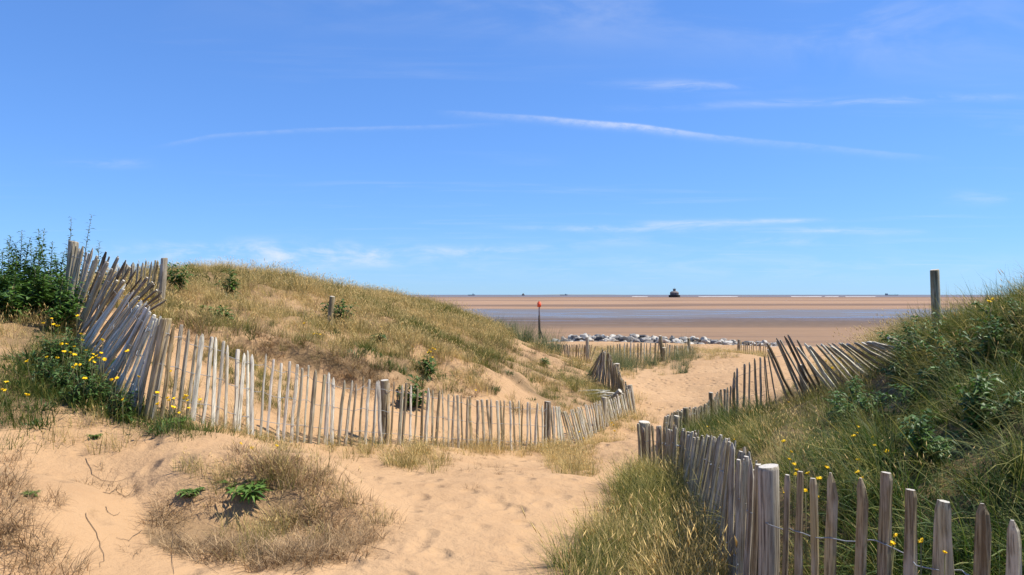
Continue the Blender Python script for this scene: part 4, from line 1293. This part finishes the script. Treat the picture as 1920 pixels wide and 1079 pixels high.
# dark docks and thistles on the left dune
for i, (px, py, D, h, ns, lab) in enumerate((
        (332, 512, 13.6, 0.52, 9, 'dark green broad-leaved plant beside the post of the short back fence'),
        (430, 503, 14.6, 0.62, 9, 'dark leafy plant high on the grassy face of the left dune'),
        (640, 528, 15.0, 0.58, 11, 'dark bushy plant growing beside the short post stub'),
        (612, 530, 15.1, 0.42, 3, 'slender dark plant leaning left over the post stub'),
        (800, 668, 13.6, 0.42, 7, 'dark green weed below yellow flowers on the dune face'),
        (775, 690, 12.4, 0.52, 9, 'broad dark green plant just behind the long fence'),
        (1020, 674, 21.0, 0.24, 4, 'small round dark green plant alone on the bare sand slope'),
        (706, 646, 14.3, 0.22, 5, 'light green low plant in the middle of the dune face'),
        (415, 618, 11.6, 0.32, 5, 'dark shrubby plant at the top of the eroded edge behind the fence'),
        (385, 590, 12.0, 0.25, 4, 'small weed in the grass above the eroded edge'))):
    plant('dune_plant', lab, 'plant', px, py, D, h, ns, 0.30 if h > .3 else .13, 24, 0.20, 0.062, L_MID if i == 7 else L_DARK, 300 + i, 'leafy plants on the left dune', up=0.7, start=0.1, taper=0.3, lean=(-0.25 if i == 3 else 0, 0))
# rosettes on the foreground mound
for (px, py, D, s, lab) in ((465, 942, 5.85, 1.2, 'bright green leafy rosette in the middle of the foreground mound'), (355, 930, 5.75, 0.55, 'smaller green rosette on the left shoulder of the foreground mound'),
                            (178, 822, 5.9, 0.35, 'small green seedling alone on the sand below the flower bank'), (58, 930, 4.9, 0.35, 'green sprig in the dry grass at the left edge'),
                            (325, 800, 6.25, 0.8, 'grassy green clump at the foot of the fence under the flowers')):
    p = hit(px, py); gz_ = p[2]
    g = random.Random(px)
    root = empty('rosette_plant', (p[0], p[1], gz_ - 0.01)); tag(root, lab, 'plant', 'low rosettes on the sand')
    stems = []
    for i in range(9):
        az = g.uniform(0, 6.28); r_ = 0.16 * s * g.uniform(.4, 1)
        stems.append([(0.04 * s * math.cos(az), 0.04 * s * math.sin(az), 0), (r_ * .6 * math.cos(az), r_ * .6 * math.sin(az), 0.06 * s), (r_ * math.cos(az), r_ * math.sin(az), 0.08 * s)])
    V_, F_ = [], []
    for st in stems:
        a_, b_ = tube(st, 0.004, 4); k0 = len(V_); V_ += a_; F_ += [tuple(q + k0 for q in f) for f in b_]
    link('stem', np_mesh('stem', V_, F_), M_STEM, root)
    link('foliage', leaf_cloud(stems, 17, 0.11 * s, 0.026 * s, px, 0.5, 0.05, 0.2, 0.45), L_ROS, root)
# shrubs buried in the right dune
for i, (px, py, D, h, ns, lab) in enumerate((
        (1715, 655, 8.6, 0.62, 9, 'dark ferny shrub beside the toppled end of the right fence'), (1760, 648, 8.0, 0.60, 8, 'dark leafy shrub right of the toppled pickets'),
        (1690, 690, 8.4, 0.5, 8, 'pale-tipped shrub in front of the toppled pickets'), (1605, 742, 8.3, 0.45, 8, 'deep green broad-leaved clump below the toppled fence'),
        (1575, 775, 7.9, 0.42, 7, 'dark leafy clump among grass in the middle of the right dune'), (1800, 690, 6.9, 0.5, 8, 'leafy shrub half hidden by long grass high on the right dune'))):
    plant('dune_shrub', lab, 'shrub', px, py, D, h, ns, 0.42, 60, 0.12, 0.042, L_DARK if i != 2 else L_MID, 360 + i, 'shrubs on the right dune', up=0.5, start=0.1, taper=0.35)
for i, (px, py, h, lab) in enumerate(((1655, 815, 0.40, 'dark leafy clump in the grass above the near flowers'), (1730, 775, 0.42, 'dark leafy clump in the middle of the right dune slope'), (1790, 740, 0.42, 'leafy clump half way up the right dune'),
        (1865, 700, 0.45, 'leafy clump under the skyline at the right edge'), (1840, 820, 0.45, 'dark leafy clump behind the rightmost near pickets'), (1740, 880, 0.40, 'dark leafy clump low behind the near fence'), (1900, 640, 0.4, 'leafy shrub close to the skyline at the right edge'))):
    p = hit(px, py)
    plant('dune_shrub', lab, 'shrub', px, py, p[1], h, 9, 0.34, 52, 0.11, 0.042, L_DARK, 380 + i, 'shrubs on the right dune', up=0.5, start=0.1, taper=0.35)
for i, (px, py, h) in enumerate(((105, 665, 0.34), (128, 660, 0.38), (148, 690, 0.34), (170, 705, 0.32), (195, 735, 0.30), (232, 765, 0.28), (85, 690, 0.28), (118, 712, 0.26), (150, 735, 0.26))):
    p = hit(px, py + 25)
    plant('flowering_weed', 'leafy green weed among the yellow flowers under the collapsed fence', 'plant', px, py, p[1], h, 8, 0.18, 34, 0.10, 0.032, L_MID, 420 + i, 'leafy weeds among the flowers', up=0.7, start=0.05, taper=0.4)
# separate tufts
def tuft(name, label, px, py, D, s, n, mat, seed, lmin=0.35, lmax=0.8, group='single grass tufts by the path'):
    p = U(px, py, D); me_ = blade_mesh(name, n, 0.22 * s, lmin * s, lmax * s, 0.012, 0.35, 0.7, mat, seed, segs=4)
    o = link(name, me_); o.location = (p[0], p[1], ground1(p[0], p[1]) - 0.01)
    tag(o, label, 'grass tuft', group); return o


tuft('marram_tuft', 'single green grass tuft standing on the sand right of the far fence', 1281, 696, 26.5, 0.8, 170, G_MARRAM, 1)
tuft('marram_tuft', 'faint thin tuft on the sandy crest near the far path', 1310, 668, 31.5, 0.6, 60, G_MARRAM, 2)
tuft('marram_tuft', 'bushy marram clump growing through the gap of the far fence', 1165, 690, 29.8, 1.35, 260, G_MARRAM, 3)
tuft('marram_tuft', 'dark marram clump against the far fence left of its tall post', 1222, 688, 30.8, 1.1, 180, G_MARRAM, 4)
tuft('marram_tuft', 'rounded marram clump at the right end of the far fence', 1268, 680, 31.6, 1.0, 140, G_MARRAM, 5)
for i, (px, D) in enumerate(((928, 31.5), (950, 32), (982, 31), (1008, 31.5), (1034, 31))):
    tuft('marram_tuft', ('leftmost', 'second', 'middle', 'fourth', 'rightmost')[i] + ' of the blue-green marram clumps above the far fence', px, 645, D, (1.25, 1.35, 1.75, 1.5, 1.9)[i], 420, G_MARRAM, 10 + i, group='marram clumps on the last dune')

# ------------------------------------------------------------------ yellow flowers
def flower_head_mesh(seed):
    g = random.Random(seed); n = 13; V, F = [(0, 0, 0.006)], []
    for j in range(n * 2):
        a = math.pi * j / n; r = 0.019 * g.uniform(.9, 1.1) if j % 2 == 0 else 0.0125
        V.append((r * math.cos(a), r * math.sin(a), 0.004 * g.uniform(-1, 1.4)))
    for j in range(n * 2): F.append((0, 1 + j, 1 + (j + 1) % (2 * n)))
    b = len(V); V.append((0, 0, -0.012))
    for j in range(n * 2): F.append((b, 1 + (j + 1) % (2 * n), 1 + j))
    me = np_mesh('flower_head', V, F, False); me.materials.append(M_PETAL); return me


HEADS = [flower_head_mesh(i) for i in range(4)]
FLOW = {
    'yellow flower in the patch around the foot of the collapsed fence': ([(81, 606, 7.6), (100, 608, 7.6), (108, 611, 7.6), (145, 592, 8), (97, 597, 7.7), (120, 659, 7.1), (132, 661, 7.1), (140, 665, 7), (107, 671, 7), (87, 670, 7),
        (115, 645, 7.2), (125, 645, 7.2), (139, 650, 7.1), (152, 626, 7.6), (155, 638, 7.4), (190, 662, 6.9), (172, 672, 6.9), (177, 679, 6.8), (196, 674, 6.8), (181, 667, 6.9), (168, 676, 6.85), (150, 684, 6.8),
        (137, 689, 6.7), (142, 684, 6.75), (159, 709, 6.5), (162, 657, 7.1), (192, 637, 7.1), (219, 709, 6.5), (209, 712, 6.5), (238, 658, 6.7), (260, 706, 6.3), (230, 749, 6.2), (175, 664, 6.95), (186, 671, 6.85)], 'flowers by the collapsed fence', 1.25),
    'yellow flower in the cluster at the left end of the long fence': ([(295, 736, 6.2), (295, 757, 6.1), (314, 746, 6.2), (317, 750, 6.2), (326, 747, 6.2), (344, 746, 6.3), (349, 742, 6.3), (325, 763, 6.1), (336, 774, 6.0), (352, 751, 6.3), (375, 749, 6.5), (319, 696, 6.9), (354, 765, 6.2)], 'flowers at the fence end', 1.2),
    'lone yellow flower near the left edge of the grassy bank': ([(50, 677, 6.7), (51, 740, 6.1), (5, 730, 6.2), (9, 732, 6.15), (12, 716, 6.3)], 'flowers at the left edge', 1.2),
    'yellow flower on the foreground mound': ([(452, 887, 6.1), (472, 917, 5.9), (519, 916, 5.85)], 'flowers on the mound', 1.2),
    'yellow flower in the grass just behind the stout near post': ([(1491, 889, 4.2), (1494, 881, 4.4), (1514, 887, 4.2), (1510, 920, 3.9), (1536, 897, 4.2), (1551, 876, 4.5), (1531, 932, 3.8), (1472, 924, 4.0), (1480, 861, 4.8), (1484, 847, 5.0), (1489, 870, 4.6), (1498, 892, 4.1)], 'flowers behind the near post', 1.0),
    'yellow flower out in the long grass of the right dune': ([(1469, 827, 5.8), (1600, 817, 5.2), (1609, 800, 5.6), (1607, 812, 5.4), (1609, 862, 4.8), (1614, 897, 4.3), (1607, 885, 4.4), (1636, 820, 5.2), (1640, 835, 5.0), (1377, 824, 8.0), (1479, 754, 9.5), (1326, 800, 11.0), (1663, 846, 4.9)], 'flowers in the right dune grass', 1.05),
    'large yellow flower poking through the wires of the near fence': ([(1679, 1004, 3.05), (1670, 1019, 3.05), (1674, 1018, 3.02), (1727, 1014, 2.72), (1772, 1035, 2.62)], 'flowers at the near fence', 0.85),
    'yellow flower high on the right dune near the skyline': ([(1855, 565, 6.9), (1861, 561, 6.95), (1570, 658, 11), (1575, 672, 10.8), (1549, 677, 11.2), (1560, 690, 10.9)], 'flowers high on the right dune', 1.4),
    'small yellow flower scattered over the grass of the left dune': ([(447, 575, 13.9), (570, 606, 13.6), (588, 626, 13.0), (594, 626, 13.0), (671, 616, 15), (685, 621, 15), (715, 616, 15.6), (405, 626, 11.4), (352, 582, 12.3), (611, 612, 14), (790, 641, 15.3), (774, 660, 14.5), (892, 732, 13.4), (955, 668, 18.5), (600, 627, 13.1), (270, 562, 9.0), (262, 566, 8.9), (276, 560, 9.0)], 'flowers over the left dune', 1.5),
    'yellow flower in the bunch above the dark weed on the dune face': ([(805, 657, 14.1), (812, 653, 14.2), (802, 661, 14.0), (816, 655, 14.2), (811, 670, 13.7), (808, 660, 14.0)], 'flowers above the dark weed', 1.5),
    'yellow flower in the tuft at the right end of the long fence': ([(1150, 797, 13.5), (1152, 808, 12.9), (1086, 810, 12.5), (1094, 822, 12.2), (1147, 793, 13.7)], 'flowers at the right fence end', 1.4),
}
SOLO = {(452, 887): 'topmost yellow flower on the foreground mound', (472, 917): 'yellow flower over the green rosette on the foreground mound', (519, 916): 'rightmost yellow flower on the foreground mound',
        (50, 677): 'lone yellow flower on the upper part of the left bank grass', (51, 740): 'lone yellow flower low on the left bank grass', (892, 732): 'yellow flower low on the dune face just above the long fence',
        (955, 668): 'yellow flower on the sandy right flank of the left dune', (447, 575): 'yellow flower high on the left dune right of the leafy plants', (405, 626): 'yellow flower beside the shrubby plant above the eroded edge',
        (1727, 1014): 'yellow flower hanging in front of the wire between two near pickets', (1772, 1035): 'lowest yellow flower at the near fence wire', (230, 749): 'low yellow flower at the base of the collapsed fence near the long fence',
        (145, 592): 'topmost yellow flower by the collapsed fence', (336, 774): 'lowest yellow flower of the cluster at the fence end', (319, 696): 'yellow flower seen between the first upright pickets of the long fence',
        (1377, 824): 'yellow flower just behind the curve of the near fence', (1479, 754): 'yellow flower in the grass in front of the toppled pickets', (1326, 800): 'small yellow flower beside the stout posts of the path fence'}
fi = 0
for lab, (pts_, grp, sc_) in FLOW.items():
    for (px, py, D) in pts_:
        g = random.Random(5000 + fi); fi += 1
        top = U(px, py, D); gz_ = ground1(top[0], top[1]); h = top[2] - gz_
        if h < 0.04: h = 0.06; top[2] = gz_ + h
        h = min(h, 1.2)
        foot = np.array([top[0] + g.uniform(-.05, .05), top[1] + g.uniform(-.03, .05), ground1(top[0], top[1]) - 0.03])
        root = empty('yellow_flower', foot); tag(root, SOLO.get((px, py), lab), 'flower', grp)
        e = top - foot
        pts2 = [(0, 0, 0), tuple(e * 0.5 + np.array([g.uniform(-.015, .015), 0, 0])), tuple(e)]
        V_, F_ = tube(pts2, 0.0022, 4)
        link('stem', np_mesh('stem', V_, F_), M_STEM, root)
        o = link('flower_head', HEADS[fi % 4], None, root); o.location = e
        o.rotation_euler = (g.uniform(0.1, 0.75), g.uniform(-.2, .6), g.uniform(0, 6.28)); o.scale = (sc_ * g.uniform(.6, 1.0),) * 3

# ------------------------------------------------------------------ dry roots lying on the sand
M_ROOT = mat_plain('dry_root', (0.20, 0.145, 0.095), 0.9, 0.1)
ROOTS = [([(160, 860), (175, 890), (190, 903), (215, 905), (250, 895)], 5.45, 'forked dry root lying on the sand beside the foreground mound'),
         ([(193, 925), (215, 920), (235, 935), (256, 908)], 5.3, 'thin crooked twig on the sand left of the mound'),
         ([(195, 950), (205, 962), (214, 970), (225, 962)], 5.05, 'short curled twig with a pale end on the bare sand'),
         ([(160, 965), (175, 990), (188, 1020), (197, 1045), (188, 1065)], 4.7, 'long thin root trailing down the sand towards the bottom left'),
         ([(265, 995), (240, 1015), (218, 1010)], 4.95, 'straight dry stalk pointing from the mound to the left'),
         ([(330, 1000), (345, 1035), (370, 1055), (410, 1078)], 4.75, 'bundle of dark roots spreading from the lower edge of the mound'),
         ([(325, 1000), (322, 1040), (326, 1078)], 4.7, 'dark root hanging straight down below the mound'),
         ([(670, 1020), (710, 1030), (745, 1043)], 5.0, 'thin dry stalk lying right of the mound')]
for i, (pp, D, lab) in enumerate(ROOTS):
    g = random.Random(70 + i); P3 = []
    for k_, (px, py) in enumerate(pp):
        d = D
        for _ in range(12):     # slide along the ray to the ground
            p = U(px, py, d); e = p[2] - ground1(p[0], p[1]); d *= 1 + e * 0.35
        p = U(px, py, d); P3.append(np.array([p[0], p[1], ground1(p[0], p[1]) + 0.006]))
    Q = []
    for a, b in zip(P3[:-1], P3[1:]):
        for t in (0, .33, .66):
            q = a + (b - a) * t; q[0] += g.gauss(0, .008); q[1] += g.gauss(0, .008); q[2] = ground1(q[0], q[1]) + 0.006; Q.append(q)
    Q.append(P3[-1]); o0 = Q[0].copy()
    V_, F_ = tube([q - o0 for q in Q], [0.0024 * (1 - 0.6 * j / (len(Q) - 1)) for j in range(len(Q))], 5)
    o = link('dry_root', np_mesh('dry_root', V_, F_), M_ROOT); o.location = o0
    tag(o, lab, 'root')

# ------------------------------------------------------------------ rock armour
def boulder_mesh(seed):
    g = random.Random(seed); bm = bmesh.new()
    for _ in range(16):
        v = Vector((g.gauss(0, 1), g.gauss(0, 1), g.gauss(0, 1))).normalized()
        bm.verts.new((v.x * 0.62, v.y * 0.5, v.z * 0.42))
    bmesh.ops.convex_hull(bm, input=bm.verts)
    for v in [v for v in bm.verts if not v.link_faces]: bm.verts.remove(v)
    bmesh.ops.bevel(bm, geom=list(bm.edges), offset=0.035, segments=1, affect='EDGES', profile=0.6)
    me = bpy.data.meshes.new('boulder'); bm.to_mesh(me); bm.free(); me.materials.append(M_ROCK); return me


BOULD = [boulder_mesh(800 + i) for i in range(10)]
g = random.Random(21)
for i in range(250):
    t = (i + g.random()) / 250
    px = 1040 + 415 * t
    D = np.interp(px, [1040, 1300, 1455], [82, 73, 68]) + g.choice((-2.4, -1.0, 0.3, 1.6, 2.6)) + g.uniform(-.4, .4)
    x = (px - 960) / FPX * D
    s = g.uniform(0.45, 1.2) * (1.0 if px < 1300 else 0.85)
    o = link('boulder', BOULD[g.randrange(10)])
    o.scale = (s * g.uniform(.85, 1.25), s, s * g.uniform(.8, 1.1))
    o.rotation_euler = (g.uniform(-.35, .35), g.uniform(-.35, .35), g.uniform(0, 6.28))
    row = abs(D - np.interp(px, [1040, 1300, 1455], [82, 73, 68]))
    toppy = np.interp(px, [1040, 1100, 1200, 1300, 1380, 1455], [628, 622, 623, 627, 632, 636])
    zt = EYE - (toppy - HOR) / FPX * D - 0.35 * s - g.uniform(0, 0.35) - 0.18 * row
    o.location = (x, D, zt - 0.12)
    r_ = g.random()
    o.color = (0.60, 0.57, 0.49, 1) if r_ < .55 else ((0.29, 0.275, 0.25, 1) if r_ < .8 else ((0.10, 0.10, 0.10, 1) if r_ < .9 else (0.46, 0.40, 0.33, 1)))
    tag(o, 'angular boulder in the line of rock armour between the far fences and the beach', 'boulder', 'rock armour boulders below the dunes')
# the rubble core they sit on
V_, F_ = [], []
xs_ = np.linspace(1030, 1475, 60)
for px in xs_:
    D = float(np.interp(px, [1030, 1300, 1475], [82, 73, 67])); tp = float(np.interp(px, [1040, 1100, 1200, 1300, 1380, 1455], [628, 622, 623, 627, 632, 636]))
    for dd, dz in ((-3.6, -1.6), (-2.2, -0.9), (0, -0.72), (2.4, -1.0), (4.2, -2.2)):
        Dm = D + dd
        V_.append(((px - 960) / FPX * Dm, Dm, EYE - (tp - HOR) / FPX * D + dz + g.uniform(-.15, .15)))
for i in range(len(xs_) - 1):
    for j in range(4):
        F_.append((i * 5 + j, (i + 1) * 5 + j, (i + 1) * 5 + j + 1, i * 5 + j + 1))
o = link('rubble_core', np_mesh('rubble_core', V_, F_, False), mat_plain('rubble', (0.20, 0.18, 0.16), 0.95, 0.1)); tag(o, 'small dark rubble filling the gaps between the boulders', 'rubble', kind='stuff')

# ------------------------------------------------------------------ red beach marker
M_RED = mat_plain('red_paint', (0.80, 0.10, 0.03), 0.5, 0.4, 0.08)
M_PILE = mat_plain('wet_timber', (0.075, 0.055, 0.045), 0.85, 0.2, 0.2)


def box(V, F, x0, x1, y0, y1, z0, z1):
    b = len(V)
    V += [(x0, y0, z0), (x1, y0, z0), (x1, y1, z0), (x0, y1, z0), (x0, y0, z1), (x1, y0, z1), (x1, y1, z1), (x0, y1, z1)]
    F += [tuple(b + q for q in f) for f in ((0, 3, 2, 1), (4, 5, 6, 7), (0, 1, 5, 4), (1, 2, 6, 5), (2, 3, 7, 6), (3, 0, 4, 7))]


DM = 92.0
mb = U(1011, 620, DM); mb[2] = 0.0
root = empty('beach_marker', mb); tag(root, 'thin marker post with a red topmark standing on the beach', 'marker')
zt = float(U(1011, 566, DM)[2]); z1 = float(U(1011, 592, DM)[2])
V_, F_ = tube([(0.05, 0, -0.6), (0.02, 0, 1.6), (0, 0, z1)], [0.16, 0.14, 0.12], 8)
link('pile', np_mesh('pile', V_, F_), M_PILE, root)
V_, F_ = tube([(0, 0, z1 - 0.1), (0, 0, zt)], 0.085, 8); link('pole', np_mesh('pole', V_, F_), mat_plain('grey_metal', (0.28, 0.26, 0.27), 0.6), root)
V_, F_ = tube([(0, 0, zt - 0.66), (0, 0, zt - 0.1)], 0.24, 12); cg = link('topmark', np_mesh('topmark', V_, F_), M_RED, root)
V_, F_ = tube([(0, 0, zt - 0.1), (0, 0, zt + 0.04)], 0.13, 12); link('cap', np_mesh('cap', V_, F_), M_RED, cg)
V_, F_ = tube([(0.62, 0, -0.4), (0.06, 0, 1.35)], 0.09, 6); link('brace', np_mesh('brace', V_, F_), M_PILE, root)

# ------------------------------------------------------------------ sea fort and ships
def lathe(prof, n=28):
    V, F = [], []
    for (r, z) in prof:
        for j in range(n): V.append((r * math.cos(6.283185 * j / n), r * math.sin(6.283185 * j / n), z))
    for i in range(len(prof) - 1):
        for j in range(n): F.append((i * n + j, i * n + (j + 1) % n, (i + 1) * n + (j + 1) % n, (i + 1) * n + j))
    F.append(tuple(range(n - 1, -1, -1))); F.append(tuple(range((len(prof) - 1) * n, len(prof) * n)))
    return V, F


M_FORT = mat_plain('fort_concrete', (0.24, 0.215, 0.20), 0.9, 0.1, 0.15, 0.4)
M_FORTD = mat_plain('fort_tidal_band', (0.055, 0.05, 0.045), 0.9, 0.1, 0.2, 0.4)


def fort(px, D, k, label):
    p = U(px, HOR, D); root = empty('sea_fort', (p[0], D, 0)); tag(root, label, 'fort')
    V, F = lathe([(11.6 * k, -1), (11.6 * k, 4.2 * k), (11.9 * k, 4.2 * k), (11.9 * k, 4.9 * k)]); link('base_drum', np_mesh('base_drum', V, F, False), M_FORTD, root)
    V, F = lathe([(8.8 * k, 4.9 * k), (8.8 * k, 9.2 * k), (9.1 * k, 9.2 * k), (9.1 * k, 9.8 * k), (7.8 * k, 11.4 * k), (5.2 * k, 12.8 * k)]); w = link('gun_casemate', np_mesh('gun_casemate', V, F, False), M_FORT, root)
    V, F = lathe([(2.9 * k, 12.6 * k), (2.9 * k, 17.2 * k), (3.4 * k, 17.2 * k), (3.4 * k, 17.9 * k)], 16); t = link('lookout_tower', np_mesh('lookout_tower', V, F, False), M_FORT, root)
    for j in range(12):
        a = 6.283 * j / 12; V, F = [], []
        box(V, F, -0.9 * k, 0.9 * k, -0.3, 0.3, 6.2 * k, 8.0 * k)
        o = link('gun_port', np_mesh('gun_port', V, F, False), M_FORTD, w); o.location = (8.75 * k * math.cos(a), 8.75 * k * math.sin(a), 0); o.rotation_euler = (0, 0, a + math.pi / 2)
    V, F = [], []; box(V, F, -0.15, 0.15, -0.15, 0.15, 17.9 * k, 20.5 * k); link('mast', np_mesh('mast', V, F, False), M_FORTD, t)
    return root


fort(1264.5, 1540, 1.0, 'round stepped sea fort with a lookout tower at the water edge')
fort(981, 5200, 0.92, 'tiny distant sea fort on the horizon between two ships')
M_HULL = mat_plain('ship_hull', (0.07, 0.085, 0.11), 0.6, 0.3, 0.1, 0.05)
M_UPPER = mat_plain('ship_superstructure', (0.55, 0.55, 0.55), 0.6, 0.3, 0.1, 0.05)


def ship(px, D, L, hh, house_at, house_h, label, flip=1):
    p = U(px, HOR, D); root = empty('cargo_ship', (p[0], D, 0)); tag(root, label, 'ship', 'ships on the horizon')
    V, F = [], []; B = L * 0.08
    pr = [(-L / 2, 1.0), (-L / 2 * .9, 1.0), (L * .3, 1.0), (L / 2, 1.35)]
    for (x, q) in pr:
        w = B if x < L * .45 else B * .12
        V += [(x * flip * .96, -w * .8, -1), (x * flip * .96, w * .8, -1), (x * flip, w, hh * q), (x * flip, -w, hh * q)]
    for i in range(3):
        for (a, b) in ((0, 1), (1, 2), (2, 3), (3, 0)):
            F.append((i * 4 + a, i * 4 + b, i * 4 + 4 + b, i * 4 + 4 + a))
    F += [(3, 2, 1, 0), (12, 13, 14, 15)]
    me_ = np_mesh('hull', V, F, False); bm = bmesh.new(); bm.from_mesh(me_); bmesh.ops.recalc_face_normals(bm, faces=bm.faces); bm.to_mesh(me_); bm.free()
    link('hull', me_, M_HULL, root)
    V, F = [], []; x = house_at * L * flip; box(V, F, x - L * .07, x + L * .07, -B * .8, B * .8, hh, hh + house_h * .7); box(V, F, x - L * .05, x + L * .05, -B * .9, B * .9, hh + house_h * .7 + .02, hh + house_h)
    d = link('deckhouse', np_mesh('deckhouse', V, F, False), M_UPPER, root)
    V, F = [], []; box(V, F, x - L * .05 - L * .05 * flip, x - L * .05 - L * .02 * flip, -B * .3, B * .3, hh, hh + house_h * 1.1); link('funnel', np_mesh('funnel', V, F, False), M_HULL, d)
    V, F = [], []; xm = 0.25 * L * flip; box(V, F, xm - .5, xm + .5, -.5, .5, hh, hh + house_h * .9); link('mast', np_mesh('mast', V, F, False), M_HULL, root)


ship(884, 6000, 58, 5.5, 0.25, 9, 'small ship with a white deckhouse on the horizon above the left dune', 1)
ship(1057, 7500, 78, 5, 0.28, 9, 'long low ship on the horizon right of the distant fort', 1)
ship(1672, 7000, 125, 5, -0.38, 12, 'long dark tanker on the horizon left of the lone post', 1)
# low land on the horizon
V_, F_ = [], []
for i in range(15):
    t = i / 14; V_ += [(500 + 2600 * t, 19000, -1), (500 + 2600 * t, 19600, 2 + 16 * math.sin(math.pi * t) ** 1.3 * (0.8 + 0.3 * math.sin(9 * t))), (500 + 2600 * t, 20500, -1)]
for i in range(14):
    F_ += [(i * 3, i * 3 + 3, i * 3 + 4, i * 3 + 1), (i * 3 + 1, i * 3 + 4, i * 3 + 5, i * 3 + 2)]
tag(link('distant_headland', np_mesh('distant_headland', V_, F_), mat_plain('headland', (0.22, 0.24, 0.22), 0.9, 0.1)), kind='structure')
